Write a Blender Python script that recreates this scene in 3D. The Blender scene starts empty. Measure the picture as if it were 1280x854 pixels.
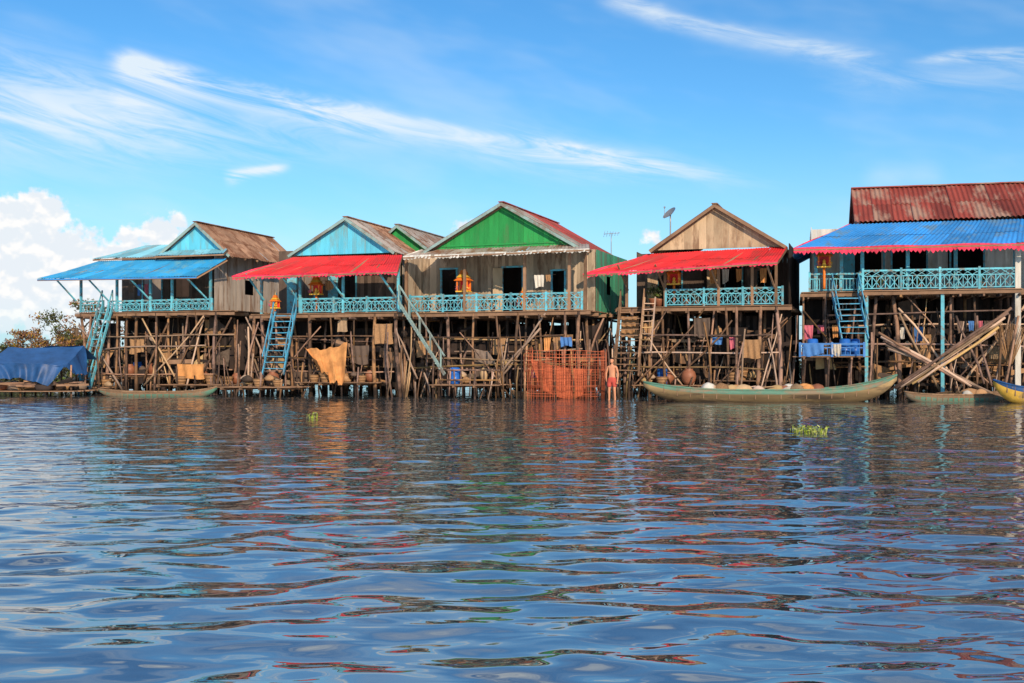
import bpy, bmesh, math, random
import numpy as np
from mathutils import Vector, Matrix
R = random.Random(7)
F = 1422.0      # focal length in 1280-wide pixels (40 mm on 36 mm)
CH = 1.4        # eye height above water
HZ = 455.0
scene = bpy.context.scene
V = Vector

# ------------------------------------------------------------------ materials
MATS = {}
def mat(name, col, rough=0.7, var=0.25, isl=0.25, scale=2.5, rust=None, rustamt=0.0, rscale=1.3,
        metallic=0.0, bump=0.15, bscale=30, wet=False, stretch=(1,1,1), spec=0.3, hues=0.0):
    if name in MATS: return MATS[name]
    m = bpy.data.materials.new(name); m.use_nodes = True
    nt = m.node_tree; N = nt.nodes; L = nt.links
    b = N['Principled BSDF']
    b.inputs['Roughness'].default_value = rough
    b.inputs['Metallic'].default_value = metallic
    b.inputs['Specular IOR Level'].default_value = spec
    tc = N.new('ShaderNodeTexCoord')
    mp = N.new('ShaderNodeMapping'); mp.inputs['Scale'].default_value = stretch
    L.new(tc.outputs['Object'], mp.inputs['Vector'])
    geo = N.new('ShaderNodeNewGeometry')
    ad = N.new('ShaderNodeVectorMath'); ad.operation = 'MULTIPLY_ADD'
    L.new(geo.outputs['Random Per Island'], ad.inputs[0]); ad.inputs[1].default_value=(7,7,7); L.new(mp.outputs[0], ad.inputs[2])
    n1 = N.new('ShaderNodeTexNoise'); n1.inputs['Scale'].default_value = scale; n1.inputs['Detail'].default_value = 4
    n1.inputs['Roughness'].default_value = 0.68
    L.new(ad.outputs[0], n1.inputs['Vector'])
    def math_(op, a, bb):
        n = N.new('ShaderNodeMath'); n.operation = op
        for i, x in enumerate((a, bb)):
            if isinstance(x, (int, float)): n.inputs[i].default_value = x
            else: L.new(x, n.inputs[i])
        return n.outputs[0]
    a = math_('MULTIPLY', math_('SUBTRACT', n1.outputs['Fac'], 0.5), var*4)
    c = math_('MULTIPLY', math_('SUBTRACT', geo.outputs['Random Per Island'], 0.5), isl*2)
    val = math_('MAXIMUM', math_('ADD', math_('ADD', a, c), 1.0), 0.12)
    base = N.new('ShaderNodeHueSaturation'); base.inputs['Color'].default_value = (*col, 1)
    L.new(val, base.inputs['Value'])
    if hues:
        fr = math_('FRACT', math_('MULTIPLY', geo.outputs['Random Per Island'], 37.0), 0)
        L.new(math_('ADD', math_('MULTIPLY', math_('SUBTRACT', fr, 0.5), hues), 0.5), base.inputs['Hue'])
        L.new(math_('ADD', math_('MULTIPLY', fr, 0.5), 0.65), base.inputs['Saturation'])
    out = base.outputs['Color']
    if rust:
        n2 = N.new('ShaderNodeTexNoise'); n2.inputs['Scale'].default_value = rscale; n2.inputs['Detail'].default_value = 5
        n2.inputs['Roughness'].default_value = 0.7
        L.new(ad.outputs[0], n2.inputs['Vector'])
        mr = N.new('ShaderNodeMapRange'); mr.inputs['From Min'].default_value = 0.62-rustamt*0.35; mr.inputs['From Max'].default_value = 0.74-rustamt*0.3
        L.new(n2.outputs['Fac'], mr.inputs['Value'])
        mx = N.new('ShaderNodeMix'); mx.data_type = 'RGBA'
        L.new(mr.outputs[0], mx.inputs['Factor']); L.new(out, mx.inputs['A']); mx.inputs['B'].default_value = (*rust, 1)
        out = mx.outputs['Result']
    if wet:
        sp = N.new('ShaderNodeSeparateXYZ'); L.new(geo.outputs['Position'], sp.inputs[0])
        nz_ = math_('ADD', sp.outputs['Z'], math_('MULTIPLY', n1.outputs['Fac'], -0.5))
        mr = N.new('ShaderNodeMapRange'); mr.inputs['From Min'].default_value = 0.0; mr.inputs['From Max'].default_value = 0.45
        mr.inputs['To Min'].default_value = 0.3; mr.inputs['To Max'].default_value = 1.0
        L.new(nz_, mr.inputs['Value'])
        h2 = N.new('ShaderNodeHueSaturation'); L.new(out, h2.inputs['Color']); L.new(mr.outputs[0], h2.inputs['Value'])
        out = h2.outputs['Color']
    L.new(out, b.inputs['Base Color'])
    if bump:
        n3 = N.new('ShaderNodeTexNoise'); n3.inputs['Scale'].default_value = bscale; n3.inputs['Detail'].default_value = 1
        L.new(ad.outputs[0], n3.inputs['Vector'])
        bp = N.new('ShaderNodeBump'); bp.inputs['Strength'].default_value = bump; bp.inputs['Distance'].default_value = 0.03
        L.new(n3.outputs['Fac'], bp.inputs['Height']); L.new(bp.outputs[0], b.inputs['Normal'])
    MATS[name] = m
    return m

DR=(1,1,0.22)
M_pole  = mat('weathered_pole_wood', (0.25,0.13,0.072), 0.85, 0.38, 0.75, 2.0, wet=True, rust=(0.06,0.04,0.032), rustamt=0.45, hues=0.03, bump=0)
M_pole2 = mat('pale_bamboo', (0.40,0.25,0.14), 0.7, 0.3, 0.6, 2.0, wet=True, hues=0.03, bump=0)
M_plank = mat('deck_plank_wood', (0.22,0.13,0.08), 0.85, 0.35, 0.5, 2.0, bump=0)
M_dark  = mat('dark_old_board_and_shade', (0.026,0.018,0.016), 0.9, 0.35, 0.7, 2.0, bump=0)  # old dark boards; the same colour also stands in for under-floor shade
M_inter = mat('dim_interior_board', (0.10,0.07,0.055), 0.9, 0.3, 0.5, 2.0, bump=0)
M_beige = mat('beige_board', (0.40,0.31,0.22), 0.8, 0.3, 0.3, 2.0, rust=(0.18,0.12,0.08), rustamt=0.35, stretch=(1,1,0.3))
M_tan   = mat('tan_board', (0.46,0.34,0.22), 0.8, 0.25, 0.22, 2.0, rust=(0.24,0.15,0.09), rustamt=0.35, stretch=(1,1,0.3))
M_grey  = mat('grey_metal_wall', (0.40,0.34,0.29), 0.6, 0.22, 0.18, 1.5, rust=(0.20,0.12,0.075), rustamt=0.35, rscale=1.0, stretch=(1,1,0.3))
M_cyan  = mat('cyan_paint', (0.10,0.39,0.50), 0.6, 0.25, 0.35, 3, rust=(0.20,0.18,0.15), rustamt=0.35, rscale=5, bump=0)
M_cyanw = mat('sky_blue_board', (0.11,0.53,0.74), 0.6, 0.2, 0.14, 2, rust=(0.16,0.36,0.42), rustamt=0.3, rscale=1.8, stretch=DR)
M_cyang = mat('faded_cyan_trim', (0.24,0.35,0.34), 0.6, 0.2, 0.2, 3, rust=(0.2,0.18,0.15), rustamt=0.4, bump=0)
M_cyand = mat('blue_stair_paint', (0.06,0.31,0.50), 0.55, 0.2, 0.25, 3, rust=(0.16,0.16,0.15), rustamt=0.35, rscale=5, bump=0)
M_green = mat('green_board', (0.022,0.27,0.065), 0.6, 0.2, 0.2, 2, rust=(0.06,0.18,0.06), rustamt=0.3, rscale=1.8, stretch=DR)
M_greenr= mat('teal_green_wall', (0.05,0.26,0.15), 0.6, 0.22, 0.2, 2, rust=(0.12,0.13,0.09), rustamt=0.35, stretch=DR)
M_rbrown= mat('brown_corrugated', (0.38,0.22,0.14), 0.65, 0.3, 0.3, 1.2, rust=(0.17,0.075,0.04), rustamt=0.5, rscale=0.9, metallic=0.1)
M_rgrey = mat('grey_corrugated', (0.38,0.33,0.29), 0.5, 0.25, 0.25, 1.2, rust=(0.23,0.12,0.07), rustamt=0.48, metallic=0.2)
M_rred  = mat('red_corrugated', (0.40,0.055,0.045), 0.55, 0.25, 0.25, 1.2, rust=(0.19,0.07,0.045), rustamt=0.42)
M_rrust = mat('rusty_corrugated', (0.23,0.042,0.03), 0.7, 0.35, 0.35, 1.0, rust=(0.34,0.20,0.15), rustamt=0.36, rscale=0.9, stretch=(1,.4,.4))
M_blue  = mat('blue_awning_sheet', (0.03,0.23,0.60), 0.5, 0.22, 0.25, 1.0, rust=(0.09,0.2,0.34), rustamt=0.3)
M_blue1 = mat('azure_awning_sheet', (0.025,0.27,0.55), 0.5, 0.22, 0.25, 1.0, rust=(0.1,0.3,0.42), rustamt=0.3)
M_bluel = mat('light_blue_sheet', (0.18,0.46,0.58), 0.5, 0.2, 0.25, 1.0, rust=(0.2,0.3,0.34), rustamt=0.3)
M_red   = mat('red_awning_sheet', (0.64,0.025,0.03), 0.55, 0.25, 0.25, 1.0, rust=(0.40,0.035,0.035), rustamt=0.35)
M_redf  = mat('red_fringe', (0.70,0.03,0.08), 0.6, 0.2, 0.3, 3, bump=0)
M_white = mat('white_trim', (0.56,0.55,0.52), 0.6, 0.2, 0.3, 3, rust=(0.28,0.23,0.18), rustamt=0.35, bump=0)
M_orange= mat('orange_paint', (0.72,0.17,0.02), 0.5, 0.15, 0.2, 4, bump=0)
M_gold  = mat('gold_paint', (0.70,0.40,0.05), 0.4, 0.15, 0.2, 4, bump=0)
M_net   = mat('orange_net', (0.48,0.12,0.055), 0.8, 0.3, 0.5, 3, bump=0)
M_tarp  = mat('blue_tarp', (0.02,0.08,0.23), 0.45, 0.4, 0.2, 1.5)
M_tancl = mat('tan_cloth', (0.50,0.23,0.08), 0.8, 0.45, 0.2, 2)
M_bcl   = mat('blue_cloth', (0.06,0.18,0.45), 0.8, 0.25, 0.2, 3)
M_pcl   = mat('pink_cloth', (0.50,0.12,0.17), 0.8, 0.25, 0.2, 3)
M_wcl   = mat('white_cloth', (0.55,0.52,0.47), 0.8, 0.25, 0.2, 3, rust=(0.34,0.29,0.23), rustamt=0.25, stretch=DR)
M_sack  = mat('sack_cloth', (0.30,0.20,0.12), 0.9, 0.3, 0.7, 4, hues=.03)
M_bask  = mat('woven_basket', (0.30,0.17,0.085), 0.9, 0.35, 0.5, 20, bump=0)
M_clay  = mat('clay_jar', (0.26,0.10,0.055), 0.5, 0.2, 0.3, 3, bump=0)
M_plas  = mat('blue_plastic', (0.02,0.12,0.45), 0.35, 0.1, 0.2, 3, bump=0)
M_dish  = mat('grey_metal', (0.30,0.30,0.31), 0.4, 0.1, 0.1, 3, metallic=0.6, bump=0)
M_leaf  = mat('shrub_leaf', (0.075,0.085,0.022), 0.7, 0.2, 0.7, 2, bump=0, hues=0.10)
M_leafb = mat('dry_leaf', (0.24,0.11,0.03), 0.7, 0.2, 0.7, 2, bump=0, hues=0.08)
M_leafd = mat('dark_leaf', (0.03,0.04,0.016), 0.8, 0.2, 0.7, 2, bump=0, hues=0.06)
M_hyac  = mat('water_plant_leaf', (0.34,0.40,0.03), 0.5, 0.2, 0.5, 2, bump=0, hues=0.04)
M_bark  = mat('bark', (0.12,0.08,0.05), 0.9, 0.3, 0.2, 5, bump=0)
M_hull  = mat('boat_hull_wood', (0.46,0.32,0.16), 0.7, 0.35, 0.15, 1.5, rust=(0.16,0.11,0.07), rustamt=0.35, stretch=(.4,1,3), wet=True)
M_strk  = mat('boat_green_paint', (0.08,0.20,0.15), 0.6, 0.3, 0.15, 2, rust=(0.20,0.15,0.10), rustamt=0.45, stretch=(.5,1,2))
M_boatin= mat('boat_inside_wood', (0.20,0.125,0.075), 0.8, 0.25, 0.3, 3, bump=0)
M_yel   = mat('yellow_paint', (0.62,0.38,0.06), 0.5, 0.3, 0.1, 3, rust=(0.25,0.17,0.1), rustamt=0.35)
M_skin  = mat('skin', (0.56,0.25,0.14), 0.55, 0.08, 0.0, 6, bump=0)
M_hair  = mat('black_hair', (0.012,0.010,0.009), 0.5, 0.2, 0.0, 30, bump=0)
M_short = mat('red_shorts', (0.50,0.08,0.06), 0.85, 0.15, 0.0, 6, bump=0)
M_eye   = mat('eye_dark', (0.02,0.015,0.01), 0.3, 0, 0, bump=0)
M_lip   = mat('lip', (0.28,0.08,0.06), 0.5, 0, 0, bump=0)

# ------------------------------------------------------------------ mesh builder
class MB:
    def __init__(s): s.v=[]; s.f=[]; s.mi=[]; s.mats=[]; s.cur=0; s.sm=[]
    def use(s, m):
        if m not in s.mats: s.mats.append(m)
        s.cur = s.mats.index(m); return s
    def add(s, vs, fs, smooth=False):
        o = len(s.v); s.v += [tuple(p) for p in vs]
        for f in fs: s.f.append([i+o for i in f]); s.mi.append(s.cur); s.sm.append(smooth)
    def hexa(s, a):
        s.add(a, [(0,3,2,1),(4,5,6,7),(0,1,5,4),(1,2,6,5),(2,3,7,6),(3,0,4,7)])
    def box(s, c, d):
        x,y,z = c; a,b,e = d[0]/2,d[1]/2,d[2]/2
        s.hexa([(x-a,y-b,z-e),(x+a,y-b,z-e),(x+a,y+b,z-e),(x-a,y+b,z-e),(x-a,y-b,z+e),(x+a,y-b,z+e),(x+a,y+b,z+e),(x-a,y+b,z+e)])
    def beam(s, p0, p1, w, h):
        p0=V(p0); p1=V(p1); d=(p1-p0)
        if d.length<1e-5: return
        d.normalize(); up=V((0,0,1)) if abs(d.z)<0.95 else V((0,1,0))
        r=d.cross(up).normalized()*w/2; u=r.cross(d).normalized()*h/2
        s.hexa([p0-r-u,p0+r-u,p0+r+u,p0-r+u,p1-r-u,p1+r-u,p1+r+u,p1-r+u])
    def pole(s, p0, p1, r0, r1=None, n=7, bend=0.0, seg=4):
        if r1 is None: r1=r0
        p0=V(p0); p1=V(p1); d=p1-p0
        if d.length<1e-5: return
        dn=d.normalized(); up=V((0,0,1)) if abs(dn.z)<0.9 else V((1,0,0))
        a=dn.cross(up).normalized(); b=dn.cross(a)
        ph=R.uniform(0,6.28); ph2=R.uniform(0,6.28); vs=[]; fs=[]
        for i in range(seg+1):
            t=i/seg; c=p0+d*t+(a*math.cos(ph)+b*math.sin(ph))*bend*math.sin(math.pi*t)
            if bend: c+=(a*math.cos(ph2)+b*math.sin(ph2))*bend*.5*math.sin(2*math.pi*t)
            r=(r0+(r1-r0)*t)*(1+R.uniform(-.1,.1) if bend else 1)
            for j in range(n):
                an=2*math.pi*j/n; vs.append(c+a*math.cos(an)*r+b*math.sin(an)*r)
        for i in range(seg):
            for j in range(n):
                k=(j+1)%n; fs.append((i*n+j,i*n+k,(i+1)*n+k,(i+1)*n+j))
        fs.append(tuple(range(n))[::-1]); fs.append(tuple(seg*n+j for j in range(n)))
        s.add(vs, fs, True)
    def corr(s, a, b, c, d, pitch=0.18, amp=0.022, sheet=0.9, rows=1, jit=0.016, sag=0.0):
        a,b,c,d=V(a),V(b),V(c),V(d)
        nrm=((b-a).cross(d-a)).normalized()
        if nrm.z<0: nrm=-nrm
        L=max((b-a).length,(c-d).length); ns=max(1,round(L/sheet)); ph=R.uniform(0,6)
        for rr in range(rows):
            for k in range(ns):
                u0=k/ns; u1=(k+1)/ns+0.004*1.0/ns
                v0=rr/rows - (0.02 if rr else 0); v1=(rr+1)/rows
                off=R.uniform(0,jit)+0.012*(rr)+(k%2)*0.006
                lo=R.uniform(-.035,.035)
                w=L/ns; nw=max(1,round(w/pitch)); nu=nw*6; nv=4
                vs=[];fs=[]
                for j in range(nv+1):
                    vv=v0+(v1-v0)*j/nv
                    if j==0 and rr==0: vv+=lo*0.5
                    for i in range(nu+1):
                        uu=u0+(u1-u0)*i/nu
                        p=(a*(1-uu)+b*uu)*(1-vv)+(d*(1-uu)+c*uu)*vv
                        o=amp*math.sin(2*math.pi*nw*i/nu)+off - sag*math.sin(math.pi*vv)*(0.6+0.4*math.sin(uu*L*1.3))
                        o+=.022*(1-vv)*math.sin(uu*L*.9+ph)+.012*(1-vv)*math.sin(uu*L*2.3+ph*2)
                        vs.append(p+nrm*o)
                for j in range(nv):
                    for i in range(nu):
                        q=j*(nu+1)+i; fs.append((q,q+1,q+nu+2,q+nu+1))
                s.add(vs,fs,True)
    def prism(s, quad, n, th):
        q=[V(p) for p in quad]; n=V(n)*th
        s.hexa([q[0],q[1],q[2],q[3],q[0]+n,q[1]+n,q[2]+n,q[3]+n])
    def clad(s, O, U, u0, u1, zlo, ztop, n, openings=(), bw=0.2, th=0.03, gap=0.004):
        O=V(O);U=V(U);n=V(n)
        zt = ztop if callable(ztop) else (lambda u: ztop)
        k=max(1,round((u1-u0)/bw)); w=(u1-u0)/k
        for i in range(k):
            a=u0+i*w+gap/2; b=a+w-gap; mid=(a+b)/2
            ta,tb=zt(a),zt(b)
            cuts=sorted([(o[2],o[3]) for o in openings if o[0]<mid<o[1]])
            pts=[];cur=zlo
            for c0,c1 in cuts:
                if c0>cur+0.02: pts.append((cur,c0,c0))
                cur=max(cur,c1)
            if min(ta,tb)>cur or max(ta,tb)>cur+0.05: pts.append((cur,max(ta,cur+.001),max(tb,cur+.001)))
            for z0,za,zb in pts:
                j=n*R.uniform(0,0.015)
                quad=[O+U*a+j+V((0,0,z0)),O+U*b+j+V((0,0,z0)),O+U*b+j+V((0,0,zb)),O+U*a+j+V((0,0,za))]
                s.prism(quad,n,th)
    def sheet(s, a,b,c,d, nu=14, nv=12, wob=0.05, fr=6, sag=0.0):
        a,b,c,d=V(a),V(b),V(c),V(d); nrm=((b-a).cross(d-a)).normalized(); ph=R.uniform(0,6)
        vs=[];fs=[]
        for j in range(nv+1):
            vv=j/nv
            for i in range(nu+1):
                uu=i/nu
                p=(a*(1-uu)+b*uu)*(1-vv)+(d*(1-uu)+c*uu)*vv
                o=wob*(math.sin(fr*uu*3+ph+vv*2)+0.5*math.sin(fr*uu*7+vv*5+ph*2))*(1-vv*0.6)
                p=p+nrm*o; p.z-=sag*math.sin(math.pi*uu)*(math.sin(math.pi*vv)*0.6+0.4)
                p.z+=(1-vv)*wob*.8*math.sin(uu*5+ph)
                vs.append(p)
        for j in range(nv):
            for i in range(nu):
                q=j*(nu+1)+i; fs.append((q,q+1,q+nu+2,q+nu+1))
        s.add(vs,fs,True)
    def lathe(s, c, prof, n=14, squash=(1,1), noise_=0.0):
        c=V(c); vs=[];fs=[]
        for (r,z) in prof:
            for j in range(n):
                an=2*math.pi*j/n; rr=r*(1+R.uniform(-noise_,noise_))
                vs.append(c+V((math.cos(an)*rr*squash[0],math.sin(an)*rr*squash[1],z)))
        m=len(prof)
        for i in range(m-1):
            for j in range(n):
                k=(j+1)%n; fs.append((i*n+j,i*n+k,(i+1)*n+k,(i+1)*n+j))
        fs.append(tuple(range(n))[::-1]); fs.append(tuple((m-1)*n+j for j in range(n)))
        s.add(vs,fs,True)
    def leaves(s, c, rad, n, size, shell=0.35):
        c=V(c)
        for _ in range(n):
            while True:
                d=V((R.gauss(0,1),R.gauss(0,1),R.gauss(0,1)))
                if d.length>0.1: break
            d.normalize(); rr=R.uniform(shell,1)**0.6
            p=c+V((d.x*rad[0],d.y*rad[1],d.z*rad[2]))*rr
            a=V((R.gauss(0,1),R.gauss(0,1),R.gauss(0,1))).normalized()
            b=a.cross(V((R.gauss(0,1),R.gauss(0,1),R.gauss(0,1)))).normalized()
            sz=size*R.uniform(.6,1.4)
            s.add([p-a*sz,p+b*sz*.45,p+a*sz,p-b*sz*.45],[(0,1,2,3)])
    def obj(s, name, parent=None, mw=None, m=None):
        me=bpy.data.meshes.new(name)
        me.from_pydata(s.v,[],s.f)
        for mm in (s.mats or [m]): me.materials.append(mm)
        me.polygons.foreach_set('material_index', s.mi if s.mats else [0]*len(s.f))
        me.polygons.foreach_set('use_smooth', s.sm)
        me.update()
        o=bpy.data.objects.new(name,me); scene.collection.objects.link(o)
        if parent: o.parent=parent
        if mw is not None: o.matrix_world=mw
        return o

def empty(name, loc=(0,0,0), rz=0):
    e=bpy.data.objects.new(name,None); e.empty_display_size=0.5
    e.location=loc; e.rotation_euler=(0,0,rz); scene.collection.objects.link(e); return e

# ------------------------------------------------------------------ house frame
class House:
    def __init__(s, name, pxl, pxr, Yl, th):
        s.th=math.radians(th); s.X=(pxl-640)*Yl/F; s.Y=Yl
        kr=(pxr-640)/F
        s.w=(kr*Yl-s.X)/(math.cos(s.th)+kr*math.sin(s.th))
        s.mw=Matrix.Translation((s.X,s.Y,0))@Matrix.Rotation(-s.th,4,'Z')
        s.inv=s.mw.inverted()
        s.e=empty(name,(s.X,s.Y,0),-s.th)
        s.parts={}
    def at(s, px, py, y=0.0):
        o=s.inv@V((0,0,CH)); d=s.inv.to_3x3()@V(((px-640)/F,1,(HZ-py)/F))
        t=(y-o.y)/d.y; return o+d*t
    def x(s,px,y=0): return s.at(px,HZ,y).x
    def z(s,px,py,y=0): return s.at(px,py,y).z
    def p(s, name, m):
        if name not in s.parts: s.parts[name]=MB()
        return s.parts[name].use(m)
    def finish(s):
        for k,b in s.parts.items():
            if b.v: b.obj(k, parent=s.e)
    def solo(s, mb, name): return mb.obj(name, mw=s.mw.copy())

def deck(H,x0,x1,y0,y1,z):
    b=H.p('deck',M_plank); y=y0
    while y<y1:
        w=0.16; b.box(((x0+x1)/2+R.uniform(-.06,.06),y+w/2,z-0.02+R.uniform(-.008,.008)),(x1-x0+R.uniform(0,.2),w-0.012,0.035)); y+=w
    b=H.p('deck_beams',M_plank)
    for yy in np.arange(y0+0.1,y1,1.2):
        b.beam((x0-.15,yy,z-0.13),(x1+.15,yy,z-0.13+R.uniform(-.03,.03)),0.08,0.13)
    for xx in np.arange(x0+.1,x1,0.7):
        b.use(R.choice([M_plank,M_pole,M_dark])).beam((xx+R.uniform(-.15,.15),y0-R.uniform(0.05,.4),z-0.25),(xx,y1,z-0.25),0.07,0.09)

def railing(H,p0,p1,h,m=None,sp=0.17,style=0,name='railing'):
    m=m or M_cyan; b=H.p(name,m); p0=V(p0);p1=V(p1); L=(p1-p0).length; d=(p1-p0)/L; up=V((0,0,1))
    for f,w in ((1.0,0.07),(0.10,0.045),(0.72,0.035)):
        b.beam(p0+up*h*f,p1+up*h*f+up*R.uniform(-.02,.02),0.05,w)
    n=max(2,round(L/sp))
    for i in range(n+1):
        q=p0+d*L*i/n
        b.beam(q+up*h*0.1,q+up*h*0.72+d*R.uniform(-.01,.01),0.03,0.035)
        if style==1 and i<n and i%2==0:
            q2=p0+d*L*(i+2)/n if i+2<=n else p1
            b.beam(q+up*h*0.72,q2+up*h,0.02,0.025); b.beam(q2+up*h*0.72,q+up*h,0.018,0.025)
            b.beam(q+up*h*0.12,q2+up*h*0.7,0.02,0.03); b.beam(q2+up*h*0.12,q+up*h*0.7,0.018,0.03)
    k=max(1,round(L/1.6))
    for i in range(k+1):
        q=p0+d*L*i/k; b.box((q.x,q.y,q.z+h*0.55),(0.085,0.085,h*1.15))

def stilts(H,x0,x1,y0,y1,z,sx=0.8,sy=1.4,extra=14,brace=8):
    b=H.p('stilts',M_pole); b2=H.p('braces',M_pole)
    x=x0
    while x<=x1+0.01:
        y=y0
        while y<=y1:
            r=R.uniform(0.045,0.095)
            b.pole((x+R.uniform(-.3,.3),y+R.uniform(-.15,.15),-1.2),(x+R.uniform(-.12,.12),y,z-0.05),r*1.1,r*.8,bend=R.uniform(0.02,.13))
            y+=sy*R.uniform(.85,1.15)
        x+=sx*R.uniform(.6,1.4)
    for _ in range(extra*2):
        x=R.uniform(x0,x1); y=R.uniform(y0-.4,y0+2.5); r=R.uniform(.022,.055)
        (b if R.random()<.5 else b2).use(R.choice([M_pole,M_pole,M_pole2])).pole((x+R.uniform(-1.0,1.0),y-R.uniform(-.2,.7),-0.9),(x,y,z-R.uniform(0,2.2)),r,r*.7,bend=R.uniform(.02,.14))
    for _ in range(brace):
        xa=R.uniform(x0-.2,x1-.5); L=R.uniform(1.3,3.4)*R.choice([-1,1]); xb=min(max(xa+L,x0-.3),x1+.3); y=R.choice([y0-.12,y0-.1,y0+1.4,y0+2.8]); r=R.uniform(.03,.055)
        b2.use(R.choice([M_pole,M_pole,M_pole2])).pole((xa,y,R.uniform(-.2,.8)),(xb,y+R.uniform(-.05,.05),z-R.uniform(.1,1.0)),r,r*.8,bend=.09)
    for yy in (y0-.1,y0+1.4,y0+2.9):
        for zz in (z*R.uniform(.22,.35),z*R.uniform(.45,.55),z*R.uniform(.66,.78)):
            xs=x0+R.uniform(-.3,1.2); xe=x1-R.uniform(-.3,1.5)
            b2.use(R.choice([M_pole,M_pole2])).pole((xs,yy,zz),(xe,yy,zz+R.uniform(-.2,.2)),.04,.03,bend=.08)
    d=H.p('under_floor_shade_screens',M_dark)  # near-black screens added to deepen the shade behind the stilts
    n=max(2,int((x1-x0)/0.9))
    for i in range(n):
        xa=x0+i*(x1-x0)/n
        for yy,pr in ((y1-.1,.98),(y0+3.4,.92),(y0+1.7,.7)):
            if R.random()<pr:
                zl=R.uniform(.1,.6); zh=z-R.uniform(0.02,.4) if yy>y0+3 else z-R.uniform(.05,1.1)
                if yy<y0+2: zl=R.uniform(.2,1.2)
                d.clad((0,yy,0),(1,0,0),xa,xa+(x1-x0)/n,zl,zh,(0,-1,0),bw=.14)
    o=H.p('lashed_odds',M_bask)
    for i in range(int((x1-x0)*2.4)):
        xa=R.uniform(x0,x1-.6); ya=y0+R.uniform(-.05,1.2); za=R.uniform(.4,z-.8); k=R.random()
        o.use(R.choice([M_bask,M_dark,M_plank,M_inter,M_sack,M_bask,M_dark]))
        if k<.4: o.sheet((xa,ya,za),(xa+R.uniform(.4,1.1),ya,za+R.uniform(-.1,.1)),(xa+R.uniform(.4,1.0),ya,za+R.uniform(.4,.9)),(xa,ya,za+R.uniform(.4,.8)),wob=.04,nu=8,nv=6)
        elif k<.7: o.lathe((xa,ya,za),[(.04,0),(.12,.1),(.15,.3),(.10,.5),(.03,.62)],9,(1.2,.8),.2)
        else: o.beam((xa,ya,za),(xa+R.uniform(.6,1.6),ya,za+R.uniform(-.3,.3)),.03,R.uniform(.1,.2))

def stairs(H,top,bot,wv,n,m,rail=True,name='stairs'):
    b=H.p(name,m); top=V(top);bot=V(bot);w=V(wv)
    b.beam(top,bot,0.05,0.12); b.beam(top+w,bot+w,0.05,0.12)
    for i in range(1,n):
        p=top.lerp(bot,i/n); b.beam(p,p+w+V((0,0,R.uniform(-.02,.02))),0.18,0.035)
    if rail:
        u=V((0,0,0.75))
        for o in (V((0,0,0)),w):
            b.beam(top+u+o,bot+u+o,0.04,0.055)
            for i in range(0,n+1,3):
                p=top.lerp(bot,i/n)+o; b.beam(p,p+u,0.04,0.045)

def gable_tri(H,name,m,xl,xr,xa,ze,za,y,bw=.22):
    def zt(u):
        return ze+(za-ze)*((u-xl)/(xa-xl) if u<xa else (xr-u)/(xr-xa))
    H.p(name,m).clad((0,y,0),(1,0,0),xl+.02,xr-.02,ze-.02,zt,(0,-1,0),bw=bw)

def gable_roof(H,xl,xr,xa,ze,za,y0,y1,ml,mr,fascia=None,over=.25,rows=2,split=None):
    sl=(za-ze)/(xa-xl); sr=(za-ze)/(xr-xa)
    L0=(xl-over,ze-sl*over); R0=(xr+over,ze-sr*over)
    b=H.p('roof',ml)
    t=.05
    b.corr((L0[0],y0,L0[1]+t),(L0[0],y1,L0[1]+t),(xa,y1,za+t),(xa,y0,za+t),rows=rows)
    ys=[y0]+([split] if split else [])+[y1]
    ms=[mr[0]]+([mr[1]] if split else [])
    for i in range(len(ms)):
        b.use(ms[i]).corr((R0[0],ys[i],R0[1]+t),(R0[0],ys[i+1],R0[1]+t),(xa,ys[i+1],za+t),(xa,ys[i],za+t),rows=rows)
    b.use(ml).beam((xa,y0-.02,za+.09),(xa,y1+.02,za+.09),.24,.04)
    f=H.p('bargeboards',fascia or M_white)
    for yy in (y0-.02,y1+.02):
        f.beam((L0[0],yy,L0[1]),(xa+.01,yy,za),.03,.12); f.beam((xa-.01,yy-.005,za),(R0[0],yy-.005,R0[1]),.03,.12)
    r=H.p('rafters',M_plank)
    for yy in np.arange(y0+.3,y1,1.1):
        r.beam((L0[0],yy,L0[1]-.03),(xa,yy,za-.03),.06,.08); r.beam((xa,yy,za-.03),(R0[0],yy,R0[1]-.03),.06,.08)

def awning(H,fl,fr,tr,tl,m,fringe=None,fh=.16,rows=1,sag=.03,name='awning',pitch=.15,edge=None):
    b=H.p(name,m); b.corr(fl,fr,tr,tl,pitch=pitch,amp=.014,rows=rows,sag=sag,jit=.012)
    fl,fr,tr,tl=map(V,(fl,fr,tr,tl))
    k=H.p('awning_frame',M_plank); d=V((0,0,-.06))
    k.beam(fl+d,fr+d,.05,.06)
    n=max(2,round((fr-fl).length/1.1))
    for i in range(n+1):
        k.beam(fl.lerp(fr,i/n)+d,tl.lerp(tr,i/n)+d,.05,.06)
    if fringe:
        f=H.p('awning_fringe',fringe); nd=V((0,-.02,0)); z1=V((0,0,.03))
        for (A_,B_,nn) in ((fl,fr,nd),(fl,tl,V((-.015,0,0)))):
            Ln=(B_-A_).length
            if Ln<.5: continue
            n=round(Ln/.16)
            for i in range(n):
                sg=V((0,0,.02*math.sin(i*.35)))
                a=A_.lerp(B_,i/n)+nn+sg; c=A_.lerp(B_,(i+1)/n)+nn+sg; mid=a.lerp(c,.5)+V((0,R.uniform(-.03,.03),0)); hh=fh*R.uniform(.75,1.15)
                f.add([a+z1,c+z1,c-V((0,0,hh*.65)),mid-V((0,0,hh)),a-V((0,0,hh*.65))],[(0,1,2,3,4)])

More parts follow.
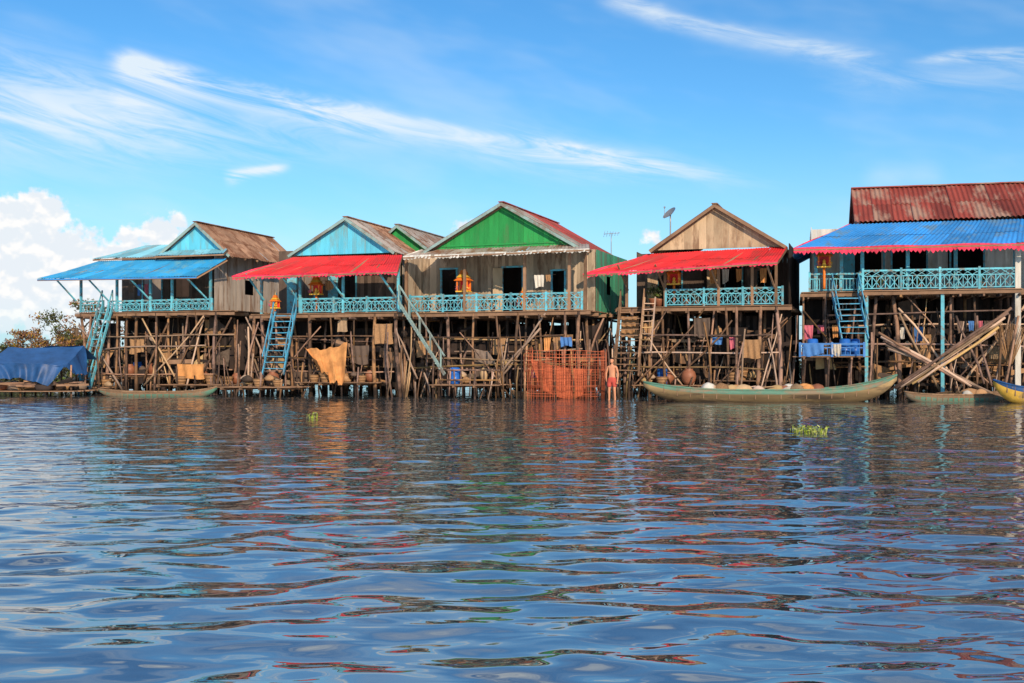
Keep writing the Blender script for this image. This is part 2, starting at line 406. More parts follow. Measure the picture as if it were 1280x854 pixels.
def posts(H,xs,y,z0,z1,m,w=.12,name='porch_posts'):
    b=H.p(name,m)
    for x in xs: b.box((x,y,(z0+z1)/2),(w,w,z1-z0))

def opening(H,x0,x1,z0,z1,y,frame,shut=None,name='door'):
    b=H.p(name+'_frame',frame)
    for xx in (x0,x1): b.box((xx,y-.03,(z0+z1)/2),(.07,.09,z1-z0+.07))
    b.box(((x0+x1)/2,y-.034,z1+.03),(x1-x0+.13,.085,.07))
    if shut:
        s=H.p(name+'_leaf',shut); w=(x1-x0)*.5
        s.beam((x0+.03,y-.08,(z0+z1)/2),(x0-w*.7,y-.3,(z0+z1)/2),.03,z1-z0-.05)

def shrine(H,x,y,z,s=1.0,post=0.5):
    b=MB().use(M_orange)
    b.pole((x,y,z),(x,y,z+post),.05*s,.05*s)
    b.use(M_gold).box((x,y,z+post+.03),(.5*s,.4*s,.05))
    b.use(M_orange)
    for dx in (-.2,.2):
        for dy in (-.15,.15): b.box((x+dx*s,y+dy*s,z+post+.05+.19*s),(.05*s,.05*s,.38*s))
    b.use(M_red).box((x,y+.14*s,z+post+.05+.19*s),(.4*s,.03,.38*s))
    b.use(M_gold).lathe((x,y-.02,z+post+.05),[(.07*s,0),(.09*s,.06*s),(.05*s,.14*s),(.06*s,.2*s),(.02*s,.26*s)],8)
    zz=z+post+.05+.38*s
    for i,(w,h) in enumerate(((.62,.12),(.46,.12),(.3,.16))):
        b.use(M_orange if i%2==0 else M_gold)
        a=w*s/2; c=a*.55; z1=zz+h*s
        b.hexa([(x-a,y-a*.8,zz),(x+a,y-a*.8,zz),(x+a,y+a*.8,zz),(x-a,y+a*.8,zz),(x-c,y-c*.8,z1),(x+c,y-c*.8,z1),(x+c,y+c*.8,z1),(x-c,y+c*.8,z1)])
        zz=z1
    b.use(M_gold).pole((x,y,zz-.02),(x,y,zz+.22*s),.03*s,.006*s)
    b.use(M_pcl).leaves((x-.22*s,y-.2,z+post+.15),(.1*s,.06,.12*s),24,.04,.1); b.use(M_gold).leaves((x+.22*s,y-.2,z+post+.15),(.1*s,.06,.12*s),24,.04,.1)
    H.solo(b,'spirit_shrine')

def plant_pot(H,x,y,z,s=1.0):
    b=MB().use(M_clay); b.lathe((x,y,z),[(.10*s,0),(.15*s,.2*s),(.17*s,.24*s),(.14*s,.24*s)],10)
    b.use(M_leaf); b.leaves((x,y,z+.45*s),(.22*s,.22*s,.26*s),90,.06*s,.1)
    b.pole((x,y,z+.2*s),(x,y,z+.5*s),.015,.01,5)
    H.solo(b,'potted_plant')

def jar(H,x,y,z,s=1.0):
    b=MB().use(M_clay); b.lathe((x,y,z),[(.16*s,0),(.28*s,.18*s),(.33*s,.38*s),(.27*s,.58*s),(.17*s,.66*s),(.2*s,.71*s),(.16*s,.71*s)],16)
    H.solo(b,'water_jar')
def basket(H,x,y,z,s=1.0):
    b=MB().use(M_bask)
    for k in range(5): b.lathe((x,y,z+k*.08*s),[((.2+.025*k)*s,0),((.225+.025*k)*s,.035*s),((.2+.025*(k+1))*s,.08*s)],14)
    b.lathe((x,y,z+.4*s),[(.34*s,0),(.36*s,.03*s),(.33*s,.05*s)],14)
    H.solo(b,'woven_basket')
def barrel(H,x,y,z,s=1.0):
    b=MB().use(M_plas); b.lathe((x,y,z),[(.22*s,0),(.27*s,.04),(.28*s,.25*s),(.3*s,.27*s),(.28*s,.3*s),(.28*s,.55*s),(.3*s,.57*s),(.28*s,.6*s),(.26*s,.82*s),(.18*s,.86*s)],16)
    H.solo(b,'plastic_barrel')
def sacks(H,pts,name='sack_pile'):
    b=MB()
    for (x,y,z,s) in pts:
        b.use(R.choice([M_sack,M_sack,M_bask,M_inter])).lathe((x,y,z),[(.10*s,0),(.24*s,.05*s),(.27*s,.14*s),(.18*s,.25*s),(.05*s,.34*s)],9,(R.uniform(.9,1.3),.8),.2)
    H.solo(b,name)
def cloth(H,x0,x1,y,z1,h,m,name='hanging_cloth'):
    b=MB().use(m); b.sheet((x0,y,z1-h),(x1,y,z1-h*R.uniform(.85,1)),(x1,y,z1),(x0,y,z1),wob=.06,sag=.05)
    H.solo(b,name)
def laundry(H,xa,xb,y,z,k=6):
    b=MB().use(M_dark); b.pole((xa,y,z),(xb,y,z),.008,.008,5)
    x=xa+.1
    while x<xb-.3:
        w=R.uniform(.2,.5); h=R.uniform(.3,.7)
        b.use(R.choice([M_bcl,M_pcl,M_wcl,M_tancl,M_inter,M_bask])); 
        b.sheet((x+.03,y-.01,z-h),(x+w-.03,y-.01,z-h*R.uniform(.85,1)),(x+w,y-.01,z),(x,y-.01,z),wob=.03)
        x+=w+R.uniform(.02,.3)
    H.solo(b,'laundry_line')

def litter(H,x0,x1,y0,y1,z,n):
    b=H.p('work_platform',M_plank); y=y0
    while y<y1:
        b.box(((x0+x1)/2+R.uniform(-.15,.15),y,z+R.uniform(-.01,.01)),(x1-x0+R.uniform(-.3,.4),.13,.035)); y+=.16
    for xx in np.arange(x0+.15,x1,.9): 
        b.beam((xx,y0-.15,z-.07),(xx,y1+.1,z-.07),.07,.08)
        for yy in (y0+.05,y1-.1): H.p('stilts',M_pole).pole((xx,yy,-1),(xx+R.uniform(-.1,.1),yy,z+R.uniform(-.05,.9)),.045,.035,bend=.06)
    for i in range(n):
        x=R.uniform(x0+.3,x1-.3); y=R.uniform(y0+.2,y1-.2); k=R.random()
        if k<.35: basket(H,x,y,z+.02,R.uniform(.6,1.0))
        elif k<.55: jar(H,x,y,z+.02,R.uniform(.7,1.0))
        elif k<.63: barrel(H,x,y,z+.02,.8)
        else: sacks(H,[(x+R.uniform(-.4,.4),y+R.uniform(-.3,.3),z+.02+j*.08,R.uniform(.6,1.0)) for j in range(4)])

# ================================================================== HOUSE 1
H=House('stilt_house',100,288,54,18); h1=H
zd=H.z(200,389); w=H.w
deck(H,-.2,w,0,7,zd); stilts(H,-.1,w,.1,6.6,zd,extra=14,brace=11)
railing(H,(H.x(135),.06,zd),(H.x(264),.06,zd),.5,style=1)
railing(H,(H.x(100),.06,zd),(H.x(128),.06,zd),.5)
zt=H.z(240,322,1.2)
bx0=H.x(150,2.2); bx1=H.x(268,.6)
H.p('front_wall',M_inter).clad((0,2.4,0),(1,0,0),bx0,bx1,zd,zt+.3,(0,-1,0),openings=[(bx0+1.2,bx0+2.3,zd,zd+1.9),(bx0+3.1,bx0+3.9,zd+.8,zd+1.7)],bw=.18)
opening(H,bx0+1.2,bx0+2.3,zd,zd+1.9,2.4,M_cyan)
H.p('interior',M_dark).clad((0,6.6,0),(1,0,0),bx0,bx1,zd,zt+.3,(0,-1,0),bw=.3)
ze=zt+.05
H.p('side_wall',M_grey).clad((bx1,0,0),(0,1,0),.6,6.9,zd-.05,ze+.12,(1,0,0),bw=.16,openings=[(3.2,4.0,zd+.9,zd+1.6)])
H.p('side_wall_left',M_grey).clad((bx0,0,0),(0,1,0),2.4,6.9,zd-.05,ze+.12,(-1,0,0),bw=.3)
gx0=H.x(200,.5); gxa=H.x(247,.5); gx1=H.x(287,.5); za=H.z(247,280,.5); zg=H.z(240,320,.5)
gable_tri(H,'gable_panel',M_cyanw,gx0,gx1,gxa,zg,za,.6)
gable_roof(H,gx0,gx1,gxa,zg,za,.3,7.3,M_rbrown,[M_rbrown],fascia=M_cyang,over=.12)
a=H.at(118,324,.2)
awning(H,(a.x,.1,a.z),(gx0+.9,.1,a.z+.02),(gx0+.5,1.9,a.z+.75),(a.x+1.6,1.9,a.z+.75),M_bluel,name='lean_to_roof',rows=1)
awning(H,(gx0+.2,-.15,a.z+.02),(gx1+.1,-.15,a.z+.02),(gx1-.1,.5,a.z+.3),(gx0+.2,.5,a.z+.3),M_bluel,name='gable_skirt',rows=1)
fl=H.at(47,349,-1.2); fr=H.at(246,346,-1.2); tl=H.at(124,327,.2); tr=H.at(284,324,.2)
awning(H,fl,fr,tr,tl,M_blue1,rows=2,sag=.06)
H.p('awning_edge',M_blue).beam(fl+V((0,-.02,-.03)),fr+V((0,-.02,-.03)),.02,.06)
xs=[H.x(p) for p in (100,145,187,214,262)]
posts(H,xs,.08,zd,H.z(200,337),M_cyan,.10)
br=H.p('awning_brackets',M_cyan)
for p in (95,135,187,258):
    x=H.x(p); br.beam((x,0,zd+.55),(x-.35,-1.05,H.z(p,348)-.04),.06,.06)
stairs(H,H.at(128,383,-.1),H.at(98,492,-1.2),(.65,-.1,0),13,M_cyan,True)
laundry(H,H.x(150),H.x(180),.5,zd+1.3)
litter(H,H.x(205),H.x(290),-.6,1.6,.45,7); litter(H,H.x(60,-.8),H.x(125,-.8),-1.0,1.2,.3,5)
litter(H,H.x(140),H.x(200),.2,2,.8,5)
cloth(H,H.x(225),H.x(258),-.2,1.4,.7,M_tancl,'fishing_net'); 
cloth(H,H.x(160),H.x(178),.1,2.6,.7,M_bask,'hanging_net')
H.finish()

# ================================================================== HOUSE 2
H=House('stilt_house',322,500,50.5,18); h2=H
zd=H.z(420,391); w=H.w
deck(H,-.3,w,0,7,zd); stilts(H,-.3,w,.1,6.6,zd,extra=16,brace=12)
railing(H,(H.x(376),.06,zd),(H.x(500),.06,zd),.62,style=1)
bx0=H.x(345,2.0); bx1=H.x(498,2); ztp=H.z(430,316,1)
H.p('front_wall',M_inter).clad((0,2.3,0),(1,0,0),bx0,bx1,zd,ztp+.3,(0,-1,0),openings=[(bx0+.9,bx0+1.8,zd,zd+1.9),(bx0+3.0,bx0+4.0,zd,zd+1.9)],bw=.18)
for o in (.9,3.0): opening(H,bx0+o,bx0+o+.95,zd,zd+1.9,2.3,M_cyan,M_cyan)
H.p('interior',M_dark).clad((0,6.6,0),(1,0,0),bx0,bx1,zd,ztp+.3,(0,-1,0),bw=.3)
H.p('side_wall',M_grey).clad((bx1,0,0),(0,1,0),2.4,6.9,zd,ztp+.2,(1,0,0),bw=.3)
H.p('side_wall_left',M_grey).clad((bx0,0,0),(0,1,0),2.4,6.9,zd,ztp+.2,(-1,0,0),bw=.3)
gx0=H.x(366,.6); gxa=H.x(434,.6); gx1=H.x(492,.6); za=H.z(434,274,.6); zg=H.z(430,317,.6)
gable_tri(H,'gable_panel',M_cyanw,gx0,gx1,gxa,zg,za,.7)
gable_roof(H,gx0,gx1,gxa,zg,za,.4,7.2,M_rbrown,[M_rgrey,M_rbrown],fascia=M_cyang,over=.12,split=2.5)
fl=H.at(290,346,-1.2); fr=H.at(497,339,-1.2); tl=H.at(368,322,.3); tr=H.at(503,319,.3)
awning(H,fl,fr,tr,tl,M_red,fringe=M_redf,rows=2,sag=.06)
posts(H,[H.x(p) for p in (326,374,428,497)],.08,zd,H.z(430,332),M_cyan,.10)
br=H.p('awning_brackets',M_cyan)
for p in (330,372,430,495):
    x=H.x(p); br.beam((x,0,zd+.6),(x-.3,-1.0,H.z(p,343)-.04),.06,.06)
shrine(H,H.x(392),.25,zd+.1,1.0,.7)
shrine(H,H.x(347,-.1),-.3,zd+.1,.7,.1)
stairs(H,H.at(345,388,-.15),H.at(328,468,-1.8),(1.0,0,0),11,M_cyand,True)
litter(H,H.x(300,-1),H.x(380,-1),-2.6,-.4,.42,5); litter(H,H.x(385),H.x(470),-.8,1.4,.6,9)
b=MB().use(M_tancl); p=H.at(380,434,-.5); q=H.at(434,428,-.5)
b.sheet(H.at(396,458,-1.0),H.at(430,478,-1.0),q,p,wob=.14,sag=.45,nu=24,nv=18); H.solo(b,'draped_tarpaulin')
cloth(H,H.x(470),H.x(492),-.1,zd-.5,.9,M_bask,'hanging_net')
cloth(H,H.x(440),H.x(462),-.05,2.2,.8,M_inter)
laundry(H,H.x(380),H.x(425),.7,zd+1.45)
H.finish()

# ================================================================== HOUSE 3
H=House('stilt_house',452,545,53,18)
zd=H.z(500,391); w=H.w
deck(H,0,w,0,6,zd); stilts(H,0,w,.1,5.6,zd,extra=4,brace=3)
gx0=H.x(458,.3); gxa=H.x(497,.3); gx1=H.x(540,.3); za=H.z(497,283,.3); zg=H.z(500,317,.3)
H.p('front_wall',M_green).clad((0,.5,0),(1,0,0),gx0,gx1,zd,zg,(0,-1,0),bw=.18)
for x in (gx0,gx1): H.p('side_wall',M_green).clad((x,0,0),(0,1,0),.5,6,zd,zg+.1,(1,0,0),bw=.3)
gable_tri(H,'gable_panel',M_green,gx0,gx1,gxa,zg,za,.45)
gable_roof(H,gx0,gx1,gxa,zg,za,.2,6.3,M_rgrey,[M_rgrey],fascia=M_cyang,over=.12)
H.finish()

# ================================================================== HOUSE 4
H=House('stilt_house',505,733,49,20); h4=H
zd=H.z(620,389); w=H.w
deck(H,-.1,w,0,7,zd); stilts(H,-.1,w,.1,6.6,zd,extra=20,brace=14)
railing(H,(H.x(512),.06,zd),(H.x(727),.06,zd),.68,style=1)
zt=H.z(620,314,.0)
W0=.15; W1=w-.1; yw=1.7
d1=H.x(552,yw); d2=H.x(628,yw); d3=H.x(690,yw)
H.p('front_wall',M_beige).clad((0,yw,0),(1,0,0),W0,W1,zd,zt+.1,(0,-1,0),openings=[(d1,d1+.75,zd,zd+1.95),(d2,d2+.95,zd,zd+1.95),(d3,d3+.6,zd+.7,zd+1.75)],bw=.16)
opening(H,d1,d1+.75,zd,zd+1.95,yw,M_cyan); opening(H,d2,d2+.95,zd,zd+1.95,yw,M_cyan,M_tan); opening(H,d3,d3+.6,zd+.7,zd+1.75,yw,M_cyan,name='window')
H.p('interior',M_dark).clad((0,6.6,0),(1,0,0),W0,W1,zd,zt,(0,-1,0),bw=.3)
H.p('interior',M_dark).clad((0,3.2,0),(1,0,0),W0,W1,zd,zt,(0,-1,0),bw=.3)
H.p('side_wall',M_greenr).clad((W1,0,0),(0,1,0),yw+.05,6.9,zd-.1,zt+.1,(1,0,0),bw=.18,openings=[(3.3,4.1,zd+.8,zd+1.6)])
H.p('side_wall_left',M_beige).clad((W0,0,0),(0,1,0),.2,6.9,zd-.1,zt+.1,(-1,0,0),bw=.18)
gx0=H.x(538,-.1); gxa=H.x(629,-.1); gx1=H.x(718,-.1); za=H.z(629,256,-.1); zg=H.z(620,310,-.1)
gable_tri(H,'gable_panel',M_green,gx0,gx1,gxa,zg,za,.0)
gable_roof(H,gx0,gx1,gxa,zg,za,-.35,7.3,M_rred,[M_rgrey,M_rred],fascia=M_cyang,over=.3,split=2.3)
H.p('gable_panel',M_green).beam((gx0+.5,-.06,zg+.15),(gx1-.5,-.06,zg+.15),.03,.06)
fl=H.at(504,321,-.8); fr=H.at(737,311,-.8)
awning(H,fl,fr,(w+.1,.0,zg+.03),(gx0-.4,.0,zg+.03),M_rgrey,fringe=M_white,fh=.14,sag=0)
posts(H,[H.x(p) for p in (507,580,655,711,731)],.08,zd,zt,M_plank,.11)
shrine(H,H.x(574),.5,zd+.1,1.15,.75); shrine(H,H.x(652,.8),.9,zd+.05,.8,.15)
for p in (530,545,600,612,700): plant_pot(H,H.x(p),.35,zd+.02,R.uniform(.8,1.2))
laundry(H,H.x(660),H.x(690),.5,zd+1.5)
s0=H.at(500,380,-.2); s1=H.at(556,468,-1.2)
stairs(H,s0,s1,(0.35,-.85,0),13,M_cyang,True)
litter(H,H.x(548,-1.2),H.x(625,-1.2),-2.0,.0,.55,3)
litter(H,H.x(630),H.x(735),0.1,2.4,.5,8)
b=H.p('platform_rail',M_pole)
xa=H.x(552,-2);xb=H.x(622,-2)
for k in range(9): b.pole((xa+(xb-xa)*k/8,-1.95,.1),(xa+(xb-xa)*k/8+R.uniform(-.1,.1),-1.95,1.2),.03,.028)
for zz in (.75,1.15): b.pole((xa-.1,-1.98,zz),(xb+.1,-1.98,zz),.03,.03)
laundry(H,H.x(676),H.x(712),.1,2.6)
cloth(H,H.x(702),H.x(716),-.15,2.5,.4,M_bcl)
cloth(H,H.x(520),H.x(540),.0,2.4,.7,M_bask,'hanging_net')
H.finish()

def G(px,py,Y): return V(((px-640)*Y/F,Y,CH+(HZ-py)*Y/F))
# orange net fence (fish pen)
b=MB().use(M_net)
Yf=45.2; xa=G(657,0,Yf).x; xb=G(757,0,Yf).x
for k in range(52):
    x=xa+(xb-xa)*k/51; b.pole((x+R.uniform(-.02,.02),Yf+R.uniform(-.02,.02),-.3),(x+R.uniform(-.07,.07),Yf,1.95+R.uniform(-.2,.1)+.06*math.sin(k*.4)),.010,.008,5,seg=2)
for k in range(16):
    z=.10+k*.12; b.pole((xa,Yf-.03,z+R.uniform(-.04,.04)),(xb,Yf-.03,z+R.uniform(-.04,.04)),.009,.009,5,bend=.03)
for k in range(6):
    x=xa+(xb-xa)*k/5; b.use(M_pole).pole((x,Yf+.05,-1),(x+R.uniform(-.15,.15),Yf+.05,R.uniform(2.0,2.5)),.05,.04,bend=.06)
b.use(M_net)
for k in range(20):
    y=Yf+.1+k*.11; b.pole((xb,y,-.3),(xb+R.uniform(-.03,.03),y,1.95),.012,.012,5,seg=2); b.pole((xa,y,-.3),(xa,y,1.95),.012,.012,5,seg=2)
for z in (.3,1.1,1.8):
    for x in (xa,xb): b.pole((x,Yf,z),(x,Yf+2.2,z),.02,.02,5)
b.sheet((xa+.6,Yf+.35,.25),(xb-.9,Yf+.35,.15),(xb-.5,Yf+.3,1.2),(xa+.2,Yf+.3,1.6),wob=.12,sag=.3)
b.obj('orange_net_fence')

# ================================================================== HOUSE 5
H=House('stilt_house',778,985,48,18); h5=H
zd=H.z(900,382); w=H.w
deck(H,-.2,w,0,7,zd); stilts(H,-.2,w,.1,6.6,zd,extra=18,brace=12)
railing(H,(H.x(832),.06,zd),(H.x(978),.06,zd),.68,style=1)
zt=H.z(900,314,.3)
W0=.1;W1=w-.05
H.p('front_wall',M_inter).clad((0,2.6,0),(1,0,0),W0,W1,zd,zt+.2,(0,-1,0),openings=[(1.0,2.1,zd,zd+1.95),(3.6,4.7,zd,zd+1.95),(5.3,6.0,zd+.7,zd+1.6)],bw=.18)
for o,ww in ((1.0,1.1),(3.6,1.1)): opening(H,o,o+ww,zd,zd+1.95,2.6,M_cyan,M_tan)
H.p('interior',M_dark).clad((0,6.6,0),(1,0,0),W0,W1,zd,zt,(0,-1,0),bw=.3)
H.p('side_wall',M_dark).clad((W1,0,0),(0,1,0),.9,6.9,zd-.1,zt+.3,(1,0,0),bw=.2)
H.p('side_wall_left',M_inter).clad((W0,0,0),(0,1,0),2.6,6.9,zd-.1,zt+.3,(-1,0,0),bw=.2)
gx0=H.x(818,.3); gxa=H.x(894,.3); gx1=H.x(978,.3); za=H.z(894,258,.3); zg=H.z(894,310,.3)
gable_tri(H,'gable_panel',M_tan,gx0,gx1,gxa,zg,za,.4,bw=.3)
gable_roof(H,gx0,gx1,gxa,zg,za,.05,7.0,M_rbrown,[M_rbrown],fascia=M_plank,over=.15)
fl=H.at(729,343,-1.3); fr=H.at(972,327,-1.3); tl=H.at(812,318,.3); tr=H.at(984,309,.3)
awning(H,fl,fr,tr,tl,M_red,fringe=M_redf,rows=2,fh=.15,sag=.06)
posts(H,[H.x(p) for p in (783,831,898,940,970)],.08,zd,H.z(900,324),M_plank,.11)
br=H.p('awning_brackets',M_plank)
for p in (785,831,898,968):
    x=H.x(p); br.beam((x,0,zd+.7),(x-.2,-1.1,H.z(p,332)-.05),.06,.06)
shrine(H,H.x(841),.3,zd+.1,1.1,.8)
for p in (815,822,856,868,955): plant_pot(H,H.x(p),.3,zd+.02,R.uniform(.9,1.4))
stairs(H,H.at(776,384,-.2),H.at(768,470,-1.4),(1.0,.0,0),12,M_plank,True)
stairs(H,H.at(806,372,-.3),H.at(800,440,-1.0),(.45,.0,0),9,M_pole2,False,'ladder')
laundry(H,H.x(880),H.x(960),.8,zd+1.55)
litter(H,H.x(790),H.x(880),-.2,2,.5,9); litter(H,H.x(890),H.x(980),.1,2.2,.7,8)
cloth(H,H.x(778),H.x(800),-.2,zd-.4,.9,M_bask,'hanging_net')
cloth(H,H.x(868),H.x(888),-.1,zd-.5,.8,M_inter); cloth(H,H.x(930),H.x(952),-.1,2.4,.8,M_bask,'hanging_net')
laundry(H,H.x(885),H.x(925),.2,2.5)
b=MB().use(M_dish); p=H.at(838,268,2.2); base=V((p.x,2.2,zg+.2))
b.pole(base,p+V((0,0,.05)),.03,.03)
ax=V((-.5,-.5,.65)).normalized(); t1=ax.cross(V((0,0,1))).normalized(); t2=ax.cross(t1)
vs=[];fs=[];n=18;rg=5
for i in range(rg+1):
    r=.34*i/rg
    for j in range(n):
        an=2*math.pi*j/n; vs.append(p+ax*(r*r*.8)+t1*math.cos(an)*max(r,.002)+t2*math.sin(an)*max(r,.002))
for i in range(rg):
    for j in range(n): k=(j+1)%n; fs.append((i*n+j,i*n+k,(i+1)*n+k,(i+1)*n+j))
b.add(vs,fs,True); b.pole(p+t2*.36+ax*.1,p+ax*.42,.012,.012,5); b.box(p+ax*.42,(.07,.07,.07))
H.solo(b,'satellite_dish')
def aerial(H,px,py,y,h):
    b=MB().use(M_dish); p=H.at(px,py,y); b.pole(p-V((0,0,h)),p,.02,.015)
    b.pole(p+V((-.35,0,-.05)),p+V((.35,.2,.0)),.012,.012,5)
    for k in range(6):
        q=p+V((-.32+.12*k,.03*k,-.04)); b.pole(q-V((.03,.0,.14-.012*k)),q+V((.03,0,.14-.012*k)),.008,.008,4)
    H.solo(b,'tv_aerial')
H.finish()
aerial(h4,764,291,5.5,1.8)

# ================================================================== HOUSE 6
H=House('stilt_house',1008,1340,46,14); h6=H
zd=H.z(1150,363); w=H.w
deck(H,-.1,w,0,8,zd); stilts(H,0,w,.1,7.6,zd,extra=16,brace=10,sx=1.1)
railing(H,(H.x(1012),.06,zd),(H.x(1075),.06,zd),.72,style=0,sp=.13)
railing(H,(H.x(1078),-.35,zd),(H.x(1272),-.35,zd),.78,style=1)
deck(H,H.x(1078),H.x(1272),-.5,0,zd)
zt=H.z(1150,285,1)
W0=H.x(1015,2); W1=w
yw=2.3
H.p('front_wall',M_wcl).clad((0,yw,0),(1,0,0),W0,W1,zd,zt+.2,(0,-1,0),openings=[(W0+1.7,W0+2.9,zd,zd+2.0),(W0+3.2,W0+4.6,zd,zd+2.0),(W0+5.5,W0+6.8,zd+.5,zd+2.0)],bw=.2)
opening(H,W0+1.7,W0+2.9,zd,zd+2,yw,M_cyan,M_cyan); opening(H,W0+3.2,W0+4.6,zd,zd+2,yw,M_cyan); opening(H,W0+5.5,W0+6.8,zd+.5,zd+2,yw,M_cyan,name='window')
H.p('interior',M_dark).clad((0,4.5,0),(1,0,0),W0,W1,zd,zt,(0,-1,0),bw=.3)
for x,n in ((W0,-1),(W1,1)): H.p('side_wall',M_wcl).clad((x,0,0),(0,1,0),yw,7.8,zd-.1,zt+.3,(n,0,0),bw=.25)
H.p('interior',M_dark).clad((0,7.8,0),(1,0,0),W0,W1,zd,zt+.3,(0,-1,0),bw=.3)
e0=H.at(1068,277,.9); r0=H.at(1077,238,3.6); xe=w+.5
b=H.p('roof',M_rrust)
b.corr((e0.x,.9,e0.z),(xe,.9,e0.z),(xe,3.9,r0.z+.1),(e0.x,3.9,r0.z+.1),rows=2,pitch=.2,amp=.03,sheet=.8)
b.corr((xe,6.9,e0.z),(e0.x,6.9,e0.z),(e0.x,3.9,r0.z+.1),(xe,3.9,r0.z+.1),rows=2,pitch=.2,amp=.03)
b.beam((e0.x,3.9,r0.z+.14),(xe,3.9,r0.z+.14),.3,.05)
zz0,zz1=e0.z,r0.z
H.p('gable_panel',M_rrust).clad((e0.x+.25,0,0),(0,1,0),1.0,6.8,e0.z-.1,lambda u: zz0+(zz1-zz0)*(1-abs(u-3.9)/3.0)-.03,(-1,0,0),bw=.25)
fl=H.at(992,311,-1.3); tl=H.at(1062,281,.9); tr=V((xe,.9,tl.z+.02)); fr=V((xe,-1.3,fl.z))
awning(H,fl,fr,tr,tl,M_blue,fringe=M_redf,fh=.26,rows=2,pitch=.2)
b=H.p('awning_return',M_blue); b.corr((fl.x,7,fl.z),fl,tl,(tl.x,7,tl.z),rows=1)
posts(H,[H.x(p) for p in (1020,1052,1078,1135,1195,1270)],.15,zd,H.z(1150,300,.15),M_cyan,.14)
posts(H,[H.x(p,-.3) for p in (1083,1178)],-.3,-1,zd,M_cyan,.13,'front_posts')
posts(H,[H.x(p,-.3) for p in (1272,)],-.3,-1,H.z(1270,300),M_wcl,.2,'corner_post')
shrine(H,H.x(1030),-.15,zd+.1,1.1,.85)
for p in (1045,1100,1150,1230): plant_pot(H,H.x(p),.3,zd+.02,R.uniform(.8,1.1))
stairs(H,H.at(1040,366,-.2),H.at(1052,424,-1.2),(1.0,0,0),8,M_cyand,True)
pl=H.at(1000,446,-1.2); pr=H.at(1080,446,-1.2)
litter(H,pl.x,pr.x,-1.3,1.3,pl.z,9)
litter(H,H.x(1095),H.x(1190),.8,3,.6,9); litter(H,H.x(1200),H.x(1275),.6,2.6,.9,8)
laundry(H,H.x(1100),H.x(1170),1.0,2.9); laundry(H,H.x(1195),H.x(1255),.6,3.1)
cloth(H,H.x(1120),H.x(1142),.5,2.2,.8,M_bask,'hanging_net'); cloth(H,H.x(1205),H.x(1222),.2,2.3,.7,M_inter)
railing(H,(pl.x,-1.35,pl.z),(pr.x,-1.35,pl.z),.5,M_bcl,name='lower_railing')
cloth(H,pl.x+.1,pl.x+.9,-1.4,pl.z+.5,.45,M_bcl); cloth(H,pl.x+1.2,pl.x+1.55,-1.4,pl.z+.5,.45,M_wcl)
laundry(H,pl.x,pr.x,.6,pl.z+1.3)
b=H.p('leaning_poles',M_pole2)
for k in range(5):
    b.use(R.choice([M_pole,M_pole2])).pole(H.at(1098+k*3,416+k*5,-1.0),H.at(1205+k*9,480+k*3,-1.5),.06,.05,bend=.08)
for k in range(6):
    b.use(R.choice([M_pole,M_pole2])).pole(H.at(1264-k*4,385+k*6,-.8),H.at(1112+k*7,488-k*2,-1.8),.055,.045,bend=.09)
for k in range(4): b.use(M_pole).pole(H.at(1230+k*9,480,-1.2),H.at(1195+k*26,395,-.5),.05,.045,bend=.09)
b=MB().use(M_bask)
c=H.at(1262,455,-.6)
for k in range(26):
    a=-.55+1.1*k/25; b.pole(c+V((a*.15,0,0)),c+V((math.sin(a)*1.2,R.uniform(-.1,.1),math.cos(a)*1.55)),.014,.01,5,seg=1)
H.solo(b,'fish_trap')
H.finish()

b=MB()
for (pa,pb,Y,n) in ((268,330,50,9),(480,560,46.5,14),(735,790,46.5,12),(985,1010,45,6),(600,660,46,8),(1085,1100,43.5,4),(130,260,51.5,8),(830,980,46,8)):
    for k in range(n):
        px=R.uniform(pa,pb); q=G(px,470,Y+R.uniform(-.5,2)); h=R.uniform(.6,3.4); r=R.uniform(.025,.055)
        b.use(R.choice([M_pole,M_pole2,M_pole])).pole((q.x+R.uniform(-.35,.35),q.y,-1),(q.x,q.y+R.uniform(-.1,.1),h),r,r*.7,bend=.1)
b.obj('mooring_poles')

# left tarp shelter on raft
b=MB(); Y=51
b.use(M_plank)
x0=G(5,0,Y).x; x1=G(118,0,Y).x
for k in range(20): b.box(((x0+x1)/2+R.uniform(-.2,.2),Y-2.0+k*.17,.22),(x1-x0+R.uniform(-.2,.3),.15,.04))
for k in range(18):
    b.use(R.choice([M_bask,M_sack,M_dark,M_plank,M_clay])).lathe((x0+R.uniform(.2,x1-x0-.2),Y-1.9+R.uniform(0,1.8),.24),[(.15,0),(.28,.06),(.30,.22),(.16,.36),(.05,.42)],9,(R.uniform(.7,1.5),.9),.2)
for k in range(9):
    xx=R.uniform(x0,x1-.8); b.use(R.choice([M_plank,M_pole,M_dark])).beam((xx,Y-2.05,R.uniform(.3,.8)),(xx+R.uniform(.6,1.5),Y-2.0,R.uniform(.3,.8)),.04,.08)
b.use(M_pole)
for px in (14,48,80,108):
    for yy in (-1.9,-.1,1.5): b.pole((G(px,0,Y).x,Y+yy,-1),(G(px,0,Y).x+R.uniform(-.1,.1),Y+yy,2.1 if yy>-1 else 1.35),.045,.04,bend=.06)
b.pole((x0-.2,Y-1.9,.55),(x1+.2,Y-1.9,.6),.04,.04)
b.pole((x0+.1,Y-1,0.1),(x0+.1,Y-1,4.2),.02,.015)
b.obj('raft_platform')
b=MB().use(M_tarp)
